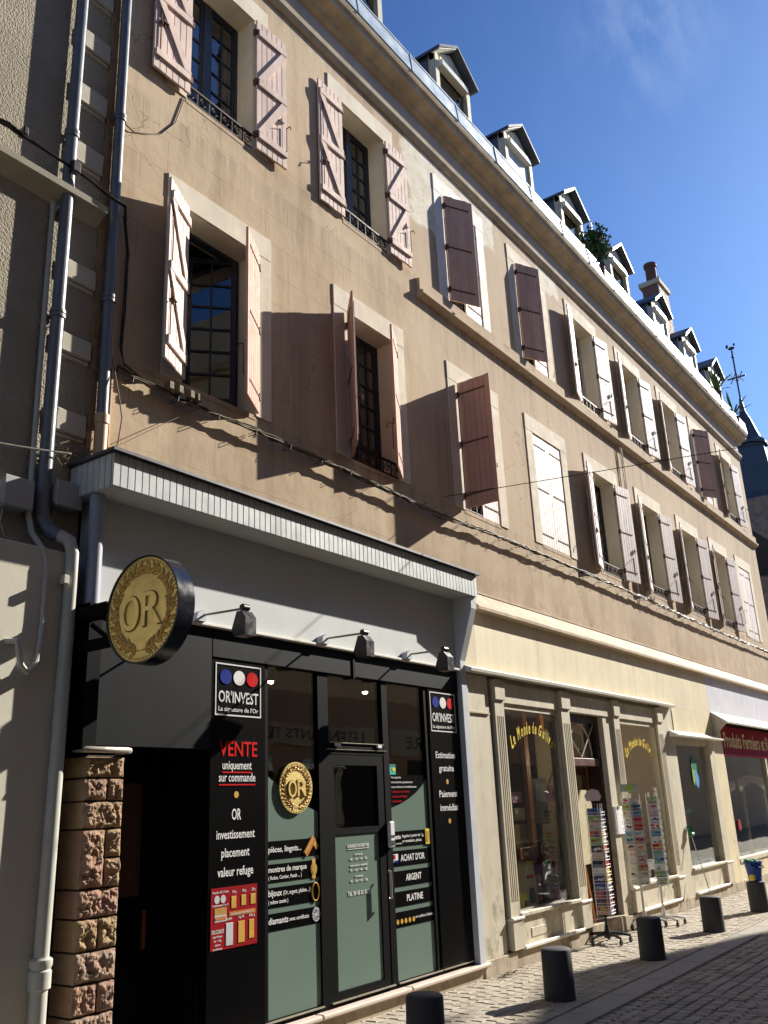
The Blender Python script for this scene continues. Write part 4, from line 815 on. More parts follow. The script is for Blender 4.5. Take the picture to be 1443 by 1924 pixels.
B('door_notice', 'white', td, 11.42, 11.56, 5.235, 5.248, .5, .72); B('door_step', 'base', s2, 10.90, 12.06, 4.92, 5.3, 0, .18, .01)
nb = thing('notice_board', 'blank white notice card fixed on the door pier behind the white racks', 'notice', (0, 0, 0)); B('board', 'white', nb, 12.02, 12.36, 4.95, 4.968, 1.15, 1.50); B('board_clip', 'chrome', nb, 12.16, 12.22, 4.94, 4.95, 1.47, 1.51)
B('corner_pier', 'creamg', s2, 14.33, 14.90, 4.96, 5.2, .15, 2.97, .004)
MB().prism([(4.80, 2.50), (4.795, 2.52), (YG, 2.60), (YG, 2.50)], 14.62, 17.05).build('rain_strip', 'whitemet', s2)
B('fascia_panel', 'cream', s2, 14.90, 16.955, YG, 5.1, 2.60, 2.979)
bay(14.90, 16.55, s2, .53, 2.42, (2.42, 2.50)); pl_ = MB().box(16.55, 16.84, 4.935, 5.06, .50, 2.50).build('pilaster', 'creamg', s2); B('pilaster_base', 'creamg', pl_, 16.54, 16.86, 4.91, 5.05, .165, .49, .004); B('base_moulding', 'whitemet', pl_, 16.53, 16.87, 4.90, 5.05, .49, .515, .005)
for a, b in ((8.40, 10.9), (12.06, 14.5), (14.503, 17.5)): B('plinth', 'base', s2, a, b, 4.945, 5.3, -.01, .15, .008)
# arched lettering
def arc_text(s, x0, x1, zc_, rise, size, y, par):
    W_ = {'l': .42, 'i': .42, 'M': 1.5, 'G': 1.35, 'L': 1.05, ' ': .55, 'r': .7, 'n': .95, 'o': .9, 'u': .95}; ws = [W_.get(c, .85) for c in s]; tot = sum(ws); k = (x1-x0)/tot; cur = x0
    for i, ch in enumerate(s):
        x = cur+ws[i]*k/2; cur += ws[i]*k
        if ch == ' ': continue
        t = 2*(x-x0)/(x1-x0)-1; z = zc_-rise*t*t; ang = -math.atan(2*rise*t*2/(x1-x0)); wch = ws[i]*k*(.92 if ch.isupper() else .80)
        o = text('letter', ch, -wch/2, wch/2, 0, size, 0, 'yellow', par, shear=.45, off=.02); o.location = (x, y, z); o.rotation_euler = (0, -ang*.8, 0)
arc_text('Le Monde de Gulliver', 9.43, 10.54, 2.375, .20, .135, 5.012, s2)
arc_text('Le Monde de Gulliver', 12.86, 13.96, 2.335, .20, .125, 5.012, s2)
# decal of a splashy figure shape on the last toy window (plain colour splash)
dc = MB().poly([(15.72, 2.16), (15.80, 2.24), (15.92, 2.20), (15.98, 2.08), (15.94, 1.96), (15.82, 1.88), (15.72, 1.92), (15.68, 2.05)], 5.012, 5.016).build('window_decal', 'greenp', s2)
MB().poly([(15.80, 2.0), (15.92, 2.0), (16.0, 1.88), (15.98, 1.78), (15.90, 1.70), (15.82, 1.76), (15.79, 1.88)], 5.009, 5.012).build('window_decal', card_mat((96, 160, 220)), s2); MB().poly([(15.68, 1.99), (15.78, 2.0), (15.78, 1.82), (15.73, 1.74), (15.68, 1.82)], 5.006, 5.009).build('window_decal', card_mat((150, 190, 60)), s2)
# interior
rm = MB(); rm.box(8.45, 8.5, 5.1, 8.2, 0, 3).box(14.3, 14.34, 5.1, 8.2, 0, 3).box(8.5, 17.4, 8.2, 8.25, 0, 3).box(8.5, 17.4, 5.1, 8.2, 2.97, 2.99).box(8.5, 17.4, 5.31, 8.2, .15, .18).box(17.4, 17.44, 5.1, 8.2, 0, 3); rm.build('shop_room', 'roomlt', s2)
sl_ = thing('shop_lamp', 'small warm lamp glowing inside the toy shop behind the fanlight', 'lamp', (13.0, 5.5, 2.28)); MB().ell((0, 0, 0), .035, .035, .04, 2).build('bulb', 'glow', sl_); MB().tube([(0, 0, .03), (0, 0, .5)], .006, 5).build('flex', 'cabledk', sl_)
ll = bpy.data.lights.new('lamp_light', 'POINT'); ll.energy = 8; ll.color = (1, .78, .5); ll.shadow_soft_size = .05; lo = bpy.data.objects.new('lamp_light', ll); COL.objects.link(lo); lo.parent = sl_; lo.location = (0, 0, -.08)
B('display_deck', 'greenp', s2, 9.2, 10.66, 5.08, 5.8, .42, .47); B('display_deck', 'wood', s2, 12.6, 14.1, 5.08, 5.8, .42, .46); B('display_back', 'display', s2, 12.6, 16.0, 6.3, 6.32, .46, 2.6); B('display_deck', 'whitemet', s2, 14.92, 16.52, 5.08, 6.2, .48, .52)
B('display_post', 'pine', s2, 11.68, 11.79, 6.0, 6.06, .2, 2.9); B('display_post', 'pine', s2, 13.05, 13.16, 6.4, 6.46, .2, 2.9); B('display_back', 'wooddk', s2, 10.6, 11.5, 6.3, 6.32, .2, 1.9); B('display_back', 'wooddk', s2, 13.3, 14.2, 6.9, 6.95, .2, 2.4); B('display_back', 'roomlt', s2, 12.0, 13.0, 6.6, 6.62, .2, 1.3)
# ------------------------------------------------------------------ farm produce shop
s3 = thing('produce_shopfront', 'pale lavender shopfront with a maroon sign of cream letters', 'shopfront')
for a, b in ((16.96, 18.6), (18.604, 20.3), (20.304, 22.0), (22.004, XE)): B('fascia_panel', 'lav', s3, a, b, YG, 5.1, 2.98, 3.68)
flashing(16.96, XE+.03, s3)
MB().prism([(4.68, 2.80), (4.675, 2.83), (YG, 3.02), (YG, 2.94), (4.72, 2.80)], 17.0, XE).build('sloping_hood', 'whitemet', s3)
MB().prism([(4.70, 2.79), (YG, 3.0), (YG, 2.55)], 16.985, 17.0).build('hood_cheek', 'creamg', s3)
B('corner_pier', 'cream', s3, 16.85, 17.46, 4.955, 5.2, .15, 2.98, .004)
sg = B('sign_board', 'maroon', s3, 17.46, 23.4, 4.96, 5.05, 2.27, 2.80, .004); text('lettering', 'Produits Fermiers et Régionaux', 17.60, 22.05, 2.42, .27, 4.957, 'ivory', sg, off=.02)
f = MB(); f.box(17.46, 17.53, 4.97, 5.06, .50, 2.27).box(20.4, 20.5, 4.97, 5.06, .50, 2.27).box(23.3, 23.4, 4.97, 5.06, .5, 2.27).box(17.46, 23.4, 4.94, 5.06, .44, .50); f.build('window_frame', 'creamg', s3)
B('window_pane', 'glass', s3, 17.53, 20.4, 5.02, 5.03, .5, 2.27); B('window_pane', 'glass', s3, 20.5, 23.3, 5.02, 5.03, .5, 2.27); B('apron', 'cream', s3, 17.46, XE, 4.965, 5.06, .15, .44); B('plinth', 'base', s3, 17.5, XE, 4.94, 5.3, -.01, .15, .008); B('corner_pier', 'cream', s3, 23.4, XE, 4.955, 5.2, .15, 2.98)
rm = MB(); rm.box(17.45, XE, 8.2, 8.25, 0, 3).box(17.45, XE, 5.1, 8.2, 2.97, 2.99).box(17.45, XE, 5.31, 8.2, .15, .18); rm.build('shop_room', 'wooddk', s3); B('display_deck', 'straw', s3, 17.55, 23.3, 5.1, 5.6, .40, .46)
g = MB()
pts = []
for i in range(13): t = i/12; pts.append((19.15+2.1*t, 1.86+.08*math.sin(t*math.pi)))
for i in range(12, -1, -1): t = i/12; pts.append((19.25+1.9*t, 1.62+.18*math.sin(t*math.pi)))
g.poly(pts, 5.25, 5.27).build('straw_valance', 'straw', s3); B('display_post', 'straw', s3, 19.50, 19.56, 5.26, 5.30, .46, 1.75); B('display_post', 'straw', s3, 21.1, 21.16, 5.26, 5.30, .46, 1.75)
MB().lathe([(.10, 0), (.10, .01)], (17.95, 5.0, 1.05), 24, 'y').build('round_sticker', 'maroon', s3)
MB().ell((19.15, 5.4, 1.75), .10, .10, .12, 2).build('hanging_globe', 'white', s3, smooth=True)
# ------------------------------------------------------------------ neighbouring house on the left
nb_ = thing('neighbour_house', 'dark roughcast house with stone quoins along the left edge of the picture', 'building')
YL = 5.215
B('roughcast_wall', 'rough', nb_, -9, 3.69, YL, 9, 3.32, 15)
B('lower_wall', 'smoothw', nb_, -9, 3.50, 5.03, 9, 0, 3.30, .01)
B('recess_strip', 'mortar', nb_, 3.50, 3.70, 5.205, 9, 0, 3.32)
MB().prism([(YL, 6.0), (5.20, 6.02), (5.14, 6.08), (5.09, 6.09), (5.08, 6.135), (5.10, 6.15), (YL, 6.21)], -9, 3.68).build('stone_cornice', 'quoin', nb_)
for i, z in enumerate((4.21, 4.83, 5.43, 6.48, 7.05, 7.60, 8.15, 8.72, 9.3, 9.9, 10.5, 11.1)):
    h = (.18, .16, .17, .20, .19, .19, .19, .2, .2, .2, .2, .2)[i]
    B('quoin_block', 'quoin', nb_, 3.42+random.uniform(-.006, .006), 3.685, 5.18, 5.3, z, z+h, .012)
    B('quoin_ledge', 'quoin', nb_, 3.42, 3.68, 5.197, 5.3, z-.035, z-.002, .01)
rn = random.Random(11); bm = bmesh.new(); from mathutils import noise as NZ
z = 4.3; V_ = []
while z < 12:
    a = 3.688+.018*NZ.noise(Vector((z*5, 0, 0)))+.02*NZ.noise(Vector((z*17, 3, 0))); V_.append((a, z)); z += .03
q = MB()
for i in range(len(V_)-1):
    (a, z0), (b, z1) = V_[i], V_[i+1]; q.add([(a, 5.19, z0), (3.76, 5.19, z0), (3.76, 5.19, z1), (b, 5.19, z1), (a, 5.3, z0), (b, 5.3, z1)], [(0, 1, 2, 3), (0, 3, 5, 4)])
bm.free(); q.build('broken_plaster_edge', 'brokenst', nb_)
# downpipes
def pipe_thing(name, label, pts, r, mat, smooth=True, cat='downpipe', collars=(), n=16):
    t = thing(name, label, cat); MB().tube(pts, r, n).build('pipe', mat, t, smooth=smooth)
    for (x, y, z) in collars:
        MB().lathe([(r+.001, -.045), (r+.010, -.04), (r+.010, -.015), (r+.004, -.01), (r+.010, -.004), (r+.010, .02), (r+.001, .025)], (x, y, z), 18).tube([(x, y+r, z), (x, y+.2, z)], .008, 6).build('pipe_collar', mat, t, smooth=True)
    return t
t = pipe_thing('downpipe', 'zinc downpipe on the roughcast house that bends into a painted pipe at the bottom', [(3.355, 5.15, 16), (3.355, 5.15, 3.62)], .047, 'pvcgrey', collars=((3.355, 5.15, 6.66), (3.355, 5.15, 5.08), (3.355, 5.15, 9.0)))
MB().tube([(3.355, 5.15, 3.62), (3.36, 5.14, 3.52), (3.40, 5.11, 3.44), (3.44, 5.06, 3.41)], .048, 16).build('bend', 'pvcgrey', t, smooth=True)
MB().tube([(3.44, 5.06, 3.41), (3.48, 5.0, 3.37), (3.50, 4.985, 3.28), (3.50, 4.985, 3.1), (3.47, 4.985, .82)], .044, 16).build('lower_pipe', 'pvclight', t, smooth=True)
MB().lathe([(.05, .70), (.064, .71), (.064, .80), (.056, .81), (.066, .83), (.066, .86), (.055, .87)], (3.47, 4.985, 0), 20).build('socket', 'pvclight', t, smooth=True)
MB().tube([(3.47, 4.985, .71), (3.47, 4.985, -.01)], .05, 16).build('shoe_pipe', 'pvclight', t, smooth=True)
MB().bbox(3.41, 3.45, 4.93, 4.97, 3.06, 3.12, .004).tube([(3.45, 4.985, 3.09), (3.45, 5.06, 3.09)], .02, 8).build('bracket', 'pvclight', t)
t = pipe_thing('downpipe', 'bluish zinc downpipe running down the corner of the beige building', [(3.775, 5.14, 10.6), (3.775, 5.14, 4.42)], .042, 'pvcgrey', collars=((3.775, 5.14, 7.1), (3.775, 5.14, 9.0), (3.775, 5.14, 5.40)))
MB().lathe([(.045, .42), (.056, .43), (.056, .36), (.048, .35), (.046, .05), (.046, -.05)], (3.775, 5.14, 3.99), 18).build('beige_foot_pipe', 'pvcbeige', t, smooth=True)
pipe_thing('conduit', 'thin conduit clipped beside the grey downpipe, ending in a hook-shaped loop', [(3.27, 5.19, 6.0), (3.27, 5.17, 3.55), (3.26, 5.10, 3.40), (3.31, 5.03, 3.28), (3.34, 5.025, 3.18), (3.33, 5.01, 2.80), (3.32, 5.01, 2.62), (3.29, 5.0, 2.52), (3.23, 4.98, 2.48), (3.18, 4.97, 2.52), (3.15, 4.96, 2.60), (3.14, 4.97, 2.66), (3.10, 5.03, 2.66)], .019, 'pvclight', cat='conduit', n=10)
pipe_thing('conduit', 'curved cream elbow pipe where the cables meet the grey downpipe', [(3.31, 5.19, 6.32), (3.37, 5.15, 6.26), (3.39, 5.13, 6.15), (3.37, 5.14, 6.03), (3.31, 5.19, 5.97), (3.27, 5.21, 5.9)], .016, 'pvclight', cat='conduit', n=10)
def jbox(x0, x1, z0, z1, label):
    t = thing('junction_box', label, 'junction box'); MB().bbox(x0, x1, 5.09, 5.24, z0, z1, .03).build('housing', 'boxgrey', t, smooth=False); MB().bbox(x0-.004, x1+.004, 5.075, 5.092, z0-.004, z1+.004, .008).build('lid', 'boxgrey', t)
    MB().tube([(x0+.06, 5.18, z0), (x0+.05, 5.18, z0-.09), (x0+.10, 5.2, z0-.17), (x0+.22, 5.22, z0-.17)], .004, 6).build('wire', 'wire', t)
jbox(3.03, 3.24, 3.54, 3.74, 'grey plastic junction box at the very left edge of the wall'); jbox(3.41, 3.61, 3.63, 3.81, 'grey plastic junction box between the grey downpipe and the canopy')
# cables
def strand(pts, r, mat, jit, seed, n=5, sub=14):
    rn = random.Random(seed); P_ = []
    for i in range(len(pts)-1):
        a, b = Vector(pts[i]), Vector(pts[i+1]); L_ = (b-a).length; k = max(1, int(L_/.09))
        for j in range(k): P_.append(a.lerp(b, j/k)+Vector((0, rn.uniform(-jit, jit)*.7, rn.uniform(-jit, jit))))
    P_.append(Vector(pts[-1])); return MB().tube(P_, r, n)
run = [(3.90, 5.16, 4.86), (4.1, 5.15, 4.84), (4.5, 5.13, 4.80), (5.4, 5.13, 4.82), (6.4, 5.13, 4.80), (7.4, 5.13, 4.77), (8.4, 5.13, 4.74), (9.2, 5.13, 4.78), (10.2, 5.13, 4.80), (12.7, 5.13, 4.81), (15, 5.13, 4.79), (18, 5.13, 4.77), (21, 5.13, 4.76), (23.8, 5.13, 4.77)]
cb = thing('cable_bundle', 'thick bundle of grey cables running along the beige wall under the first-floor windows', 'cables')
for i in range(9): strand([(x, y+random.uniform(-.02, .01), z+random.uniform(-.022, .022)) for x, y, z in run], .008, 'cable', .012, i).build('cable', 'cable' if i % 3 else 'cabledk', cb)
q = MB()
for i in range(44): x = 4.0+i*.45; q.tube([(x, 5.19, 4.79), (x+.01, 5.09, 4.80), (x+.0, 5.09, 4.76), (x, 5.19, 4.77)], .004, 4)
q.build('cable_clips', 'cabledk', cb, kind='stuff')
for i, x in enumerate((4.34, 4.44, 4.56, 4.64)): MB().bbox(x, x+.05, 5.07, 5.14, 4.83, 4.90, .006).build('splice_box', 'cable', cb)
MB().tube([(15.0+.05*math.cos(t), 5.12, 4.93+.09*math.sin(t)) for t in [k*math.pi/8 for k in range(17)]], .006, 5).tube([(14.95+.3*u, 5.10+.02*math.sin(u*20), 4.82+.05*math.sin(u*31)) for u in [k/20 for k in range(21)]], .006, 5).build('loose_loop', 'cable', cb)
lp = thing('cable_drop', 'thin cables dropping beside the corner downpipe to the wall bundle', 'cables')
for i in range(3): strand([(3.86+i*.012, 5.14, 6.2), (3.93+i*.01, 5.16, 5.9), (3.93+i*.012, 5.17, 5.3), (3.92+i*.01, 5.17, 5.05), (3.96, 5.16, 4.92), (4.1, 5.14, 4.86)], .005, 'cable', .005, 30+i).build('cable', 'cabledk', lp)
MB().tube([(3.83, 5.13, 4.9), (3.84, 5.05, 4.6), (3.87, 5.03, 4.4), (3.86, 5.05, 4.2), (3.78, 5.08, 4.05), (3.66, 5.1, 4.0)], .005, 6).build('cable', 'cable', lp, smooth=True)
MB().box(3.865, 3.88, 5.17, 5.2, 4.0, 4.85).build('cable_trunking', 'pvcbeige', lp)
q = MB(); rn = random.Random(4)
for i in range(13):
    a = Vector((3.45+rn.uniform(-.04, .12), 5.17, 4.02+rn.uniform(-.03, .08))); pts = [a]
    for j in range(5): a = a+Vector((rn.uniform(.02, .08), rn.uniform(-.01, .01), rn.uniform(-.06, .07))); pts.append(a)
    q.tube(pts, .004, 4)
q.tube([(3.45, 5.17, 4.1), (3.55, 5.17, 4.16), (3.64, 5.16, 4.10), (3.67, 5.14, 4.02), (3.70, 5.12, 4.12)], .006, 5)
tagset(q.build('cable_tangle', 'cable'), 'tangle of thin wires on the wall beside the canopy corner', 'cables')
bc = thing('black_cable_bundle', 'thick black cable bundle sloping along the left house cornice', 'cables')
for i in range(4): strand([(2.3, 5.08, 6.32), (2.8, 5.08, 6.30+.01*i), (3.1, 5.08, 6.30), (3.36, 5.07, 6.28), (3.62, 5.05, 6.22), (3.80, 5.04, 6.20), (3.86, 5.10, 6.12)], .011, 'cabledk', .007, 50+i).build('cable', 'cabledk', bc)
MB().bbox(3.31, 3.38, 5.03, 5.09, 6.24, 6.34, .008).bbox(2.90, 2.94, 5.04, 5.09, 6.30, 6.37, .008).build('clamp', 'cabledk', bc)
def wire(label, pts, r=.005, mat='cabledk', nm='street_wire'): tagset(MB().tube(pts, r, 5).build(nm, mat), label, 'wire')
def sag(a, b, d, n=16): a, b = Vector(a), Vector(b); return [a.lerp(b, i/n)-Vector((0, 0, d*4*(i/n)*(1-i/n))) for i in range(n+1)]
A_ = Vector((8.55, 5.17, 5.03)); dv = Vector((1389-721.5, 0, 0))
wire('thin overhead wire crossing in front of the shutters towards the slate turret', sag((8.58, 5.17, 5.03), (13.56, -2.0, 6.20), .03))
wire('twisted wire from the left house wall to the canopy corner', sag((2.6, 5.0, 3.86), (3.5, 5.08, 4.02), .01), .006, 'chrome')
wire('thin wire from the canopy corner up to the first window sill', sag((3.66, 5.12, 4.02), (4.75, 5.16, 4.83), -.01), .003, 'cable')
wire('brown flex running from the corner pipe up to the top left window', [(3.80, 5.17, 7.12), (3.95, 5.185, 7.10), (4.1, 5.19, 7.18), (4.25, 5.19, 7.28), (4.4, 5.19, 7.5), (4.5, 5.19, 7.85)], .006, 'cable')
q = MB()
for i in range(3): q.tube([(14.72+.045*math.sin(z*2.3+i*2.1)+.01*i, 5.155, z) for z in [4.85+k*.1 for k in range(32)]], .007, 5)
tagset(q.build('cable_drop', 'cable'), 'cables climbing between two windows over the string course', 'cables')
# ------------------------------------------------------------------ church turret and chapel at the end of the street
tw = thing('church_turret', 'dark slate turret with a bell roof and an iron cross and rooster on top', 'tower')
X0 = 100.; yc = 18.2; 
bodyL, bodyR = 21.7, 13.5; yy = (bodyL+bodyR)/2+.9; r_ = 4.0
def octo(r, z, k=8, rot=22.5): return [(X0+r*math.cos(R(rot+i*360/k)), yc+r*math.sin(R(rot+i*360/k)), z) for i in range(k)]
def loft(rings): 
    n = len(rings[0]); vs = [v for rg in rings for v in rg]; return MB().add(vs, [(i*n+k, i*n+(k+1) % n, (i+1)*n+(k+1) % n, (i+1)*n+k) for i in range(len(rings)-1) for k in range(n)]+[tuple((len(rings)-1)*n+k for k in range(n))])
loft([octo(3.9, 0), octo(3.6, 28), octo(2.3, 32.5), octo(1.75, 38.2)]).build('slate_body', 'towerst', tw)
loft([octo(2.05, 38.2), octo(2.05, 38.5), octo(1.5, 39.1), octo(1.15, 40.2), octo(.75, 41.5), octo(.34, 42.5), octo(.14, 44.2)]).build('bell_roof', 'towerst', tw)
tw.location = (0, 2.35, -.3)
cr = MB(); cx_, cy_ = X0, yc
cr.tube([(cx_, cy_, 44), (cx_, cy_, 50.2)], .09, 6).tube([(cx_, cy_-1.0, 46.8), (cx_, cy_+1.0, 46.8)], .09, 6).tube([(cx_, cy_-.7, 46.2), (cx_, cy_, 47.4), (cx_, cy_+.7, 46.2)], .06, 5).tube([(cx_, cy_-.7, 47.4), (cx_, cy_, 46.2), (cx_, cy_+.7, 47.4)], .06, 5).ell((cx_, cy_, 49.4), .2, .2, .2, 1)
cr.build('iron_cross', 'iron', tw)
MB().ell((cx_, cy_, 50.5), .15, .42, .25, 1).ell((cx_, cy_+.45, 50.85), .08, .16, .3, 1).ell((cx_, cy_-.35, 50.9), .08, .14, .2, 1).build('rooster_vane', 'iron', tw)
ch = thing('chapel', 'old rubble stone building with a dark arch beyond the end of the beige facade', 'building')
MB().box(36, 50, 7.1, 22, 0, 9.4).build('lower_wall', 'wallst', ch); 
MB().box(38, 50, 7.2, 22, 9.4, 13.2).build('wall', 'wallst', ch); MB().prism([(6.9, 9.3), (7.1, 9.3), (7.1, 9.75)], 35.6, 50).build('ledge_roof', 'slate', ch)
MB().add([(37.98, 7.6, 9.9), (37.98, 10.4, 9.9), (37.98, 10.4, 11.2), (37.98, 9.7, 11.9), (37.98, 9.0, 12.1), (37.98, 8.3, 11.9), (37.98, 7.6, 11.2)], [(0, 6, 5, 4, 3, 2, 1)]).build('arch_opening', 'room', ch)
# chimney behind the dormers
cm = thing('chimney', 'tall brick and render chimney with a terracotta pot behind the dormers', 'chimney')
B('stack', 'brick', cm, 21.77, 22.52, 6.0, 6.45, 10.8, 14.68); 
rn = random.Random(9)
for i in range(33):
    z = 11.2+i*.105
    x = 21.75
    while x < 22.50:
        w_ = rn.choice((.21, .10)); w_ = min(w_, 22.54-x); B('brick', 'brickp', cm, x, x+w_-.008, 5.985+rn.uniform(0, .008), 6.02, z, z+.095); x += w_  # front bricks paler than the stack: the sunlit side is put into the colour
B('stack_cap', 'brickp', cm, 21.70, 22.59, 5.94, 6.52, 14.68, 14.82, .01)
MB().lathe([(.17, 0), (.16, .08), (.145, .1), (.145, .55), (.175, .57), (.175, .66), (.12, .67)], (22.02, 6.22, 14.80), 20).build('chimney_pot', 'pot', cm, smooth=True); MB().lathe([(.12, 0), (.11, .3), (.14, .32), (.14, .38), (.09, .39)], (22.32, 6.24, 14.82), 16).build('chimney_pot', 'pot', cm, smooth=True)
# plants on the gutter
def leafball(name, label, c, rx, rz, n, seed):
    rn = random.Random(seed); t = thing(name, label, 'plant', c); q = MB(); fl = MB()
    for i in range(n):
        u = Vector((rn.gauss(0, 1), rn.gauss(0, 1), rn.gauss(0, 1))).normalized()*(rn.random()**.4); p = Vector((u.x*rx, u.y*rx, u.z*rz)); p *= 1+.25*math.sin(u.x*9+u.z*7)
        a = Vector((rn.uniform(-1, 1), rn.uniform(-1, 1), rn.uniform(-1, 1))).normalized()*.05; b = a.cross(Vector((rn.uniform(-1, 1), rn.uniform(-1, 1), 1))).normalized()*.024
        (fl if rn.random() < .03 else q).add([p-a, p+b, p+a, p-b], [(0, 1, 2, 3)])
    q.build('foliage', 'leaf', t, kind='stuff'); fl.build('blossom', 'flower', t, kind='stuff')
    st = MB()
    for i in range(6): a = i; st.tube([(0, 0, -rz-.25), (rx*.4*math.cos(a), rx*.4*math.sin(a), -rz*.2), (rx*.8*math.cos(a), rx*.8*math.sin(a), rz*.5)], .006, 4)
    st.build('stem', 'wooddk', t); MB().lathe([(.10, -.25), (.13, 0), (.14, 0)], (0, 0, -rz-.05), 14).build('pot', 'pot', t)
leafball('rose_shrub', 'leafy flowering shrub growing over the gutter in front of a dormer', (14.38, 5.0, 11.47), .27, .42, 850, 2)
def spiky(label, c, n, l, seed):
    rn = random.Random(seed); t = thing('spiky_plant', label, 'plant', c)
    for i in range(n):
        a = rn.uniform(0, 6.28); e = rn.uniform(.35, 1.45); L_ = l*rn.uniform(.7, 1.1); d = Vector((math.cos(a)*math.cos(e), math.sin(a)*math.cos(e), math.sin(e))); s_ = d.cross(Vector((0, 0, 1))).normalized()*.032
        P_ = [Vector((0, 0, 0)), d*L_*.4, d*L_*.75-Vector((0, 0, .05*(1.5-e)*L_)), d*L_-Vector((0, 0, .16*(1.5-e)*L_))]; ws = (.6, 1, .7, 0.05); q = MB()
        vs = []
        for p, w_ in zip(P_, ws): vs += [p-s_*w_, p+Vector((0, 0, -.008)), p+s_*w_]
        q.add(vs, [(k*3+j, k*3+j+1, k*3+j+4, k*3+j+3) for k in range(3) for j in (0, 1)]); q.build('leaf', 'yucca', t)
    MB().lathe([(.10, -.28), (.13, 0), (.14, 0)], (0, 0, -.02), 14).build('pot', 'pot', t)
spiky('spiky potted plant on the gutter left of the last dormer', (21.75, 5.0, 11.15), 20, .62, 3)
spiky('spiky potted plant on the gutter nearest the slate turret', (23.2, 5.0, 10.95), 13, .75, 8)
# ------------------------------------------------------------------ opposite side of the street (lights, shades and is mirrored in the glass)
oh = thing('opposite_house', 'long plastered house across the street mirrored in the shop windows', 'building')
oholes = []
for i in range(14):
    x = -8+i*2.7
    oholes += [(x, x+1.0, 5.2, 7.0), (x, x+1.0, 8.0, 9.5)]
YO = -2.0
wall_cells(-14, 29.4, 3.9, 10.44, oholes, YO, YO-.4).build('wall', 'opp', oh)
B('core', 'room', oh, -14, 29.4, -9, YO-.41, 0, 10.4); B('shop_front', 'oppw', oh, -14, 29.4, YO-.4, YO, 0, 3.9); MB().prism([(YO-.4, 10.45), (YO+.15, 10.45), (YO+.2, 10.55), (YO-.4, 10.6)], -14, 23.5).build('cornice', 'cornice', oh)
MB().prism([(YO-.3, 10.45), (YO-2.0, 12.0), (YO-7, 12.6), (YO-7, 10.4)], -14, 29.2).build('roof', 'slate', oh)
for i, h in enumerate(oholes):
    MB().box(h[0], h[1], YO-.25, YO-.24, h[2], h[3]).build('pane', 'glassdk', oh); MB().box(h[0]-.45, h[0]-.01, YO+.01, YO+.04, h[2], h[3]).box(h[1]+.01, h[1]+.45, YO+.01, YO+.04, h[2], h[3]).build('shutter', 'shpink', oh)
for i in range(11):
    x = -12+i*3.7; B('shop_pane', 'glassdk', oh, x, x+2.9, YO+.004, YO+.012, .6, 2.6); B('stall_riser', 'wooddk', oh, x, x+2.9, YO+.0, YO+.03, .0, .58)
B('shop_sign_board', 'oppsign', oh, 11.0, 16.3, YO+.005, YO+.05, 2.84, 3.26); text('lettering', 'LES ENFANTS TERRIBLES', 16.0, 11.3, 2.95, .22, YO+.055, 'ink', oh, flip=False, off=.01)
B('shop_sign_board', 'oppsign', oh, 16.9, 20.5, YO+.005, YO+.05, 2.7, 3.3); text('lettering', 'MERCERIE', 20.2, 17.4, 2.86, .3, YO+.055, 'ink', oh, off=.01)
# unseen screen added, cut to throw shade and a sun streak on the paving
def attic(x0, x1, h, y=-2.02): return MB().box(x0, x1, y-.12, y, 10.55, h)
q = MB(); ya, yb = -2.06, -2.02
q.poly([(-14, 10.46), (25.35, 10.46), (25.40, 10.88), (26.55, 11.70), (27.6, 12.02), (27.2, 12.12), (-14, 11.75)], ya, yb)
q.poly([(25.42, 10.46), (29.4, 10.46), (29.4, 12.02), (28.9, 11.90), (25.47, 10.84)], ya, yb)
q.build('shade_screen', 'opp', oh)
lw = thing('lower_opposite_house', 'lower house across the street at the bright end', 'building')
B('wall', 'opp', lw, 29.6, 60, -9, -3.0, 0, 6.4); MB().prism([(-3.0, 6.4), (-6, 7.6), (-9, 6.4)], 29.6, 60).build('roof', 'slate', lw)
# ------------------------------------------------------------------ street things
def bollard(x, y, label):
    t = thing('bollard', label, 'bollard', (x, y, 0), group='granite bollards along the kerb'); t.rotation_euler = (R(random.uniform(-1.2, 1.2)), R(random.uniform(-1, 1)), random.uniform(0, 6))
    MB().lathe([(.133, -.02), (.132, .02), (.128, .375), (.122, .392), (.11, .40), (.0, .401)], (0, 0, 0), 40).build('post', 'bollard', t, smooth=True); return t
bollard(5.66, 3.83, 'dark granite bollard nearest the camera in front of the gold shop'); bollard(7.80, 3.88, 'dark granite bollard in front of the first toy shop window'); bollard(10.02, 3.88, 'dark granite bollard in front of the white card racks'); bollard(12.2, 3.90, 'dark granite bollard below the leaning broom'); bollard(14.35, 3.90, 'dark granite bollard carrying the blue bucket'); bollard(16.6, 3.9, 'dark granite bollard farthest along the kerb')
bk = thing('bucket', 'blue plastic bucket with green cloths standing on a bollard', 'bucket', (14.35, 3.9, .401))
MB().lathe([(.085, 0), (.12, .24), (.13, .245), (.13, .26), (.115, .26), (.08, .01)], (0, 0, 0), 24).build('body', 'bucket', bk, smooth=True)
q = MB(); rn = random.Random(2)
for i in range(9): q.ell((rn.uniform(-.1, .1), rn.uniform(-.1, .1), .26+rn.uniform(0, .03)), .05, .04, .02, 1)
q.build('cloth', 'greenp', bk); MB().tube([(-.125, 0, .25), (-.16, -.02, .22), (-.13, -.10, .19), (0, -.14, .18), (.13, -.10, .19), (.16, -.02, .22), (.125, 0, .25)], .008, 6).build('handle', 'blackpaint', bk)
tagset(MB().bbox(14.12, 14.22, 3.86, 3.92, .42, .50, .012).build('sponge', 'yellow'), 'small yellow sponge beside the blue bucket', 'sponge')
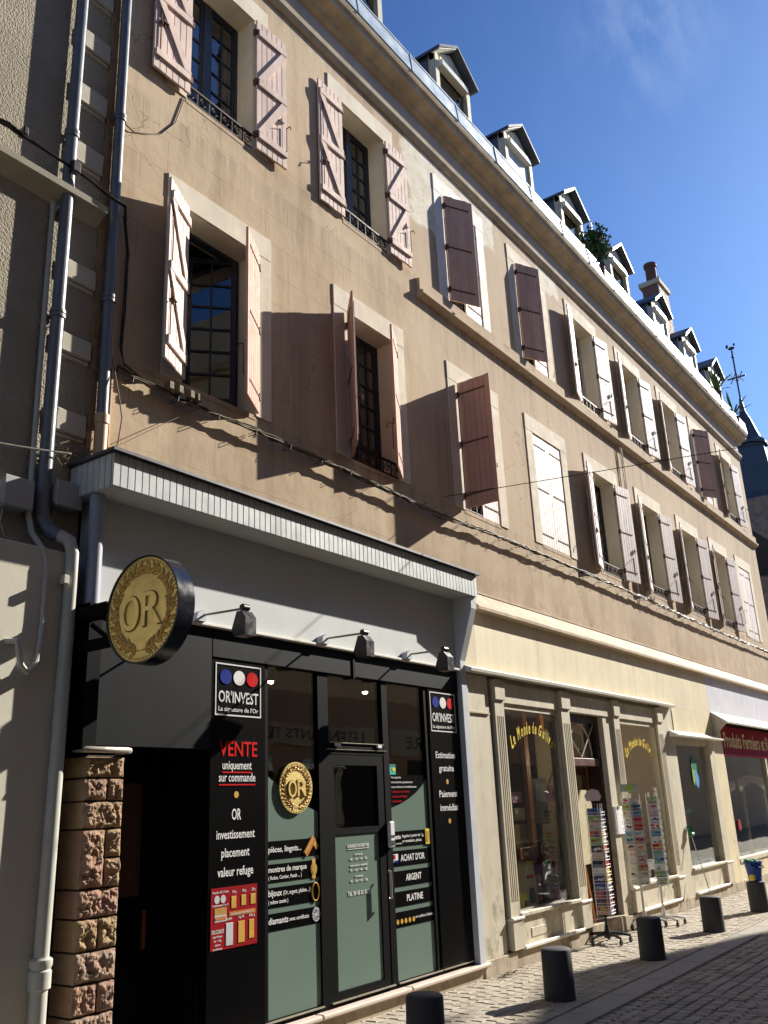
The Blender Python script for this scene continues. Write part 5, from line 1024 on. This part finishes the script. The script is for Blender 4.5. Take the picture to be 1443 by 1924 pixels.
br_ = thing('broom', 'broom with a green head leaning on the toy shop window', 'broom'); MB().tube([(14.63, 4.62, .02), (14.86, 4.90, 1.02)], .008, 8).build('handle', 'pvclight', br_, smooth=True); MB().bbox(14.80, 14.93, 4.86, 4.93, 1.0, 1.05, .01).tube([(14.84, 4.90, 1.05), (14.84, 4.93, 1.15)], .03, 6).tube([(14.90, 4.90, 1.05), (14.91, 4.93, 1.13)], .03, 6).build('head', 'greenp', br_)
q = MB(); rn = random.Random(6)
for i in range(170):
    x, y = 8.62+rn.gauss(0, .14), 4.86-abs(rn.gauss(0, .05)); a = rn.uniform(0, 6.3); s_ = rn.uniform(.008, .02); z = rn.uniform(.003, .02)
    q.add([(x-s_*math.cos(a), y-s_*math.sin(a), z), (x+s_*.4*math.sin(a), y, z+.008), (x+s_*math.cos(a), y+s_*math.sin(a), z+.003), (x, y-s_*.5, z+.006)], [(0, 1, 2, 3)])
q.build('dry_leaf_litter', 'litter', kind='stuff')
# ---- postcard racks
CARD = [(196, 60, 52), (235, 232, 224), (70, 110, 160), (220, 120, 60), (150, 180, 90), (48, 56, 70), (226, 196, 200), (30, 34, 34), (236, 236, 230), (60, 52, 110), (66, 70, 150), (180, 90, 110), (60, 74, 92), (200, 60, 60), (120, 176, 196), (205, 205, 196), (230, 205, 90)]
CN = ['red', 'cream', 'blue', 'orange', 'green', 'slate', 'pale pink', 'black', 'white', 'dark violet', 'violet', 'rose', 'grey blue', 'bright red', 'sky blue', 'light grey', 'yellow']
ORD = ['topmost', 'second', 'third', 'fourth', 'fifth', 'sixth', 'seventh', 'eighth', 'ninth', 'tenth', 'eleventh', 'twelfth', 'thirteenth', 'fourteenth']
def cardthing(pos, ang, w_, h_, ci, label, seed):
    t = thing('greeting_card', label, 'greeting card', pos, ang, group='greeting cards in the street racks'); q = MB().box(-w_/2, w_/2, -.002, .002, 0, h_); q.build('card', card_mat(CARD[ci]), t)
    rn = random.Random(seed); ink = card_mat(CARD[(ci*5+seed*3+2) % len(CARD)]); q = MB()
    for k in range(rn.randint(2, 4)):
        x, z, a, b = rn.uniform(-.3, .3)*w_, h_*rn.uniform(.25, .75), rn.uniform(.08, .2)*w_, rn.uniform(.10, .22)*h_
        q.poly([(x+a*math.cos(u), z+b*math.sin(u)) for u in [j*math.pi/4 for j in range(8)]], -.0035-.0005*k, -.0022)
    q.build('picture', ink, t)
    ink2 = card_mat(CARD[(ci*3+seed+7) % len(CARD)]); MB().box(-w_*.4, w_*.4, -.0035, -.0022, h_*.08, h_*.16).build('print_line', ink2, t)
def rack(name, label, x, y, top, bot, faces, r, tiers, metal, base, short, which):
    t = thing(name, label, 'card rack', (x, y, 0))
    MB().tube([(0, 0, .08), (0, 0, top+.06)], .016, 10).build('pole', metal, t, smooth=True)
    for i in range(5):
        a = R(72*i+20); c_, s_ = math.cos(a), math.sin(a); f_ = MB(); f_.tube([(0.02*c_, .02*s_, .105), (.15*c_, .15*s_, .10), (.27*c_, .27*s_, .075)], [.024, .018, .014], 8); f_.build('foot', base, t, smooth=True)
        MB().lathe([(.028, -.012), (.030, 0), (.028, .012)], (.27*c_, .27*s_, .03), 14, 'y').tube([(.27*c_, .27*s_, .03), (.27*c_, .27*s_, .08)], .01, 6).build('castor', 'plastblk', t)
    MB().lathe([(.035, .06), (.045, .09), (.03, .14), (.02, .2)], (0, 0, 0), 16).build('hub', base, t, smooth=True)
    dz = (top-bot)/tiers
    for fi, (ang, fn) in enumerate(faces):
        nx, ny = math.cos(ang), math.sin(ang); tx, ty = -ny, nx; q = MB(); hw = .084
        rz = math.atan2(ny, nx)+math.pi/2
        for s in (-1, 1): q.tube([(nx*r+tx*hw*s, ny*r+ty*hw*s, bot-.03), (nx*r+tx*hw*s, ny*r+ty*hw*s, top+.05)], .004, 5)
        for k in range(tiers):
            z = bot+k*dz
            for rr, zz in ((r+.028, z+.035), (r+.028, z+.002), (r, z)):
                q.tube([(nx*rr+tx*hw*s, ny*rr+ty*hw*s, zz) for s in (-1, 1)], .003, 4)
            for s in (-1, 1): q.tube([(nx*r+tx*hw*s, ny*r+ty*hw*s, z), (nx*(r+.028)+tx*hw*s, ny*(r+.028)+ty*hw*s, z+.002), (nx*(r+.03)+tx*hw*s, ny*(r+.03)+ty*hw*s, z+.05)], .003, 4)
        q.build('wire_panel', 'wire', t)
        for k in range(tiers):
            z = bot+k*dz; idx = tiers-1-k; ci = (idx*3+fi*5+which*4+(idx*idx) % 5) % len(CARD)
            if which: ci = (1, 6, 14, 15, 8, 13, 14, 1, 4, 15, 8, 3, 6, 2, 15, 8, 0)[ci]
            if which == 0 and fi == 0: ci = (2, 4, 6, 3, 4, 5, 6, 7, 8, 9, 10, 11, 12, 13)[idx]
            cardthing((x+nx*(r+.012), y+ny*(r+.012), z+.006), rz, .148, min(.10, dz*.93), ci, '%s card, %s from top, %s of the %s' % (CN[ci], ORD[idx], fn, short), idx+fi*7+which*13)
    return t
ac = math.atan2(-4.75, -10.9)
rk = rack('card_rack', 'black-footed revolving card rack by the toy shop door', 10.90, 4.74, 1.50, .32, ((ac-.10, 'front'), (ac+1.25, 'street side')), .075, 14, 'lampblk', 'plastblk', 'black-footed rack', 0)
MB().poly([(-.08, 0), (.08, 0), (.10, .05), (.07, .12), (.0, .14), (-.06, .12), (-.10, .06)], -.004, .004).build('header_card', card_mat((226, 196, 200)), rk, loc=(-.06, -.03, 1.585)).rotation_euler = (0, 0, ac+math.pi/2)
rk2 = rack('card_rack', 'white revolving card rack with a grey header plate, the one nearer the door', 12.28, 4.80, 1.60, .52, ((ac-.75, 'door side'), (ac+.55, 'street side')), .085, 13, 'wire', 'wire', 'rack nearer the door', 1)
MB().box(-.12, .12, -.004, .004, 0, .10).build('header_plate', 'boxgrey', rk2, loc=(0, 0, 1.68)).rotation_euler = (0, 0, ac+math.pi/2); h = MB().box(-.045, .045, -.007, -.004, .01, .09).build('header_label', card_mat((150, 190, 60)), rk2, loc=(0, 0, 1.68)); h.rotation_euler = (0, 0, ac+math.pi/2)
rk3 = rack('card_rack', 'white revolving card rack with a tinsel-wrapped pole, the one nearer the street', 12.60, 4.66, 1.60, .50, ((ac+.35, 'front'), (ac+1.7, 'far side')), .085, 13, 'wire', 'wire', 'tinsel-wrapped rack', 2)
q = MB(); rn = random.Random(8)
for i in range(500):
    z = rn.uniform(.55, 1.72); a = rn.uniform(0, 6.28); d = Vector((math.cos(a), math.sin(a), rn.uniform(-.6, .6)))*.038; p = Vector((math.cos(ac+.9)*.11, math.sin(ac+.9)*.11, z)); s_ = Vector((0, 0, .003)); q.add([p-s_, p+s_, p+d], [(0, 1, 2)])
q.build('tinsel', 'white', rk3, kind='stuff')
sb = thing('easel_board', 'orange wooden easel standing between the rack and the shop door', 'easel'); MB().tube([(11.15, 4.98, .18), (11.02, 4.99, .95)], .014, 6).tube([(11.45, 4.98, .18), (11.30, 4.99, .95)], .014, 6).build('leg', 'pine', sb); MB().poly([(10.98, .85), (11.38, .85), (11.38, 1.55), (11.25, 1.72), (11.1, 1.72), (10.98, 1.55)], 4.97, 4.99).build('panel', 'straw', sb)
# ---- goods in the toy shop window
def item(name, label, cat, q, mat, extra=()):
    t = thing(name, label, cat); q.build('body', mat, t)
    for nm, m_, qq in extra: qq.build(nm, m_, t)
item('yellow_box', 'yellow product box in the lower left corner of the toy window', 'box', MB().bbox(9.57, 9.69, 5.10, 5.2, .47, .64, .006), 'yellow', [('print', 'ink', MB().box(9.60, 9.66, 5.095, 5.10, .52, .58))])
item('glass_jar', 'clear glass jar behind the yellow box in the toy window', 'jar', MB().lathe([(.04, 0), (.045, .16), (.03, .22), (.03, .27), (.04, .28)], (9.70, 5.28, .47), 16), 'glass')
item('toy_house', 'pale toy house with an arched door in the toy window', 'toy', MB().poly([(10.0, .47), (10.34, .47), (10.30, .74), (10.25, .92), (10.06, .92), (10.03, .74)], 5.3, 5.4), 'ivory', [('door', 'ink', MB().poly([(10.11, .5), (10.24, .5), (10.24, .60), (10.21, .66), (10.14, .66), (10.11, .60)], 5.29, 5.3)), ('roof_label', 'yellow', MB().box(10.09, 10.22, 5.28, 5.3, .92, .95)), ('lettering', 'red', MB().box(10.08, 10.24, 5.29, 5.3, .76, .80))])
item('price_panel', 'white price panel on a dark red bag in the toy window', 'display', MB().ell((10.98, 5.5, .78), .26, .10, .20, 2), 'maroon', [('panel', 'white', MB().bbox(10.66, 10.88, 5.36, 5.38, .66, .90, .004)), ('sticker', 'greenp', MB().box(10.70, 10.86, 5.35, 5.36, .89, .92)), ('print', 'ink', MB().box(10.72, 10.82, 5.355, 5.36, .80, .82).box(10.72, 10.82, 5.355, 5.36, .73, .75))])
item('round_badge', 'round cream badge with red letters in the toy window', 'display', disc(11.04, 1.03, .12, .10, 5.5, 5.52), 'ivory', [('ring', 'maroon', disc(11.04, 1.03, .095, .08, 5.495, 5.5)), ('centre', 'ivory', disc(11.04, 1.03, .082, .068, 5.49, 5.495)), ('letters', 'maroon', MB().box(10.98, 11.01, 5.485, 5.49, 1.01, 1.05).box(11.025, 11.055, 5.485, 5.49, 1.01, 1.05).box(11.07, 11.10, 5.485, 5.49, 1.01, 1.05))])
item('card_box', 'pale box leaning behind the round badge in the toy window', 'box', MB().bbox(10.72, 10.96, 5.56, 5.6, .90, 1.08, .005), 'creamg')
item('hanging_plaque', 'pink hanging plaque on a triangular cord in the toy window', 'display', MB().poly([(11.46, 1.60), (11.86, 1.60), (11.84, 1.80), (11.48, 1.80)], 5.6, 5.62), 'flower', [('cord', 'ink', MB().tube([(11.49, 5.61, 1.80), (11.69, 5.61, 1.99), (11.83, 5.61, 1.80)], .008, 5)), ('print', 'maroon', MB().ell((11.6, 5.595, 1.70), .03, .008, .04, 1).ell((11.72, 5.595, 1.69), .04, .008, .04, 1))])
item('plush_rabbit', 'small beige plush toy beside the toy vehicle in the toy window', 'toy', MB().ell((10.55, 5.42, .60), .07, .06, .09, 2).ell((10.56, 5.40, .72), .05, .045, .05, 2), 'skin')
item('plush_bear', 'cream plush toy behind the toy vehicle in the toy window', 'toy', MB().ell((10.85, 5.35, .58), .08, .07, .09, 2).ell((10.86, 5.33, .70), .055, .05, .055, 2), 'creamg')
item('toy_car', 'silver grey toy vehicle at the bottom right of the toy window', 'toy', MB().bbox(10.36, 10.70, 5.12, 5.26, .50, .60, .03).bbox(10.44, 10.60, 5.13, 5.25, .60, .66, .03), 'boxgrey', [('wheel', 'plastblk', MB().lathe([(.035, 0), (.035, .02)], (10.44, 5.10, .505), 14, 'y')), ('wheel', 'plastblk', MB().lathe([(.035, 0), (.035, .02)], (10.62, 5.10, .505), 14, 'y'))])
for i, (x, z, c, l, h_) in enumerate(((10.30, 1.60, 'flower', 'pink box on the top shelf at the left of the toy window', .13), (10.34, 1.40, 'ivory', 'cream box on the middle shelf at the left of the toy window', .14), (10.40, .95, 'copper', 'orange box on the lowest shelf at the left of the toy window', .13))):
    item('shelf_box', l, 'box', MB().bbox(x-.04, x+.22, 5.5, 5.62, z, z+h_, .006), c, [('print', 'white', MB().box(x+.02, x+.14, 5.494, 5.5, z+.04, z+.08))])
for z in (1.585, 1.385, .935): B('shelf', 'glass', s2, 9.9, 10.7, 5.44, 5.75, z, z+.012)
item('framed_picture', 'dark framed picture on the back wall of the toy shop', 'picture', MB().bbox(12.0, 12.45, 6.1, 6.13, 1.3, 1.92, .01), 'ink', [('print', 'slateblue', MB().box(12.06, 12.39, 6.09, 6.1, 1.6, 1.85))])
item('toy_bowl', 'turquoise plastic bowl toy in the last toy shop window', 'toy', MB().ell((16.0, 5.3, 1.36), .16, .1, .05, 2), 'aqua', [('stand', 'pine', MB().tube([(16.0, 5.3, .52), (16.0, 5.3, 1.33)], .012, 6))])
item('toy_box_low', 'turquoise toy box lying on the floor of the last toy window', 'box', MB().bbox(16.0, 16.7, 5.15, 5.4, .52, .58, .01), 'aqua')
item('toy_box_tall', 'white toy box standing on the floor of the last toy window', 'box', MB().bbox(16.75, 17.1, 5.2, 5.4, .52, .66, .01), 'white')
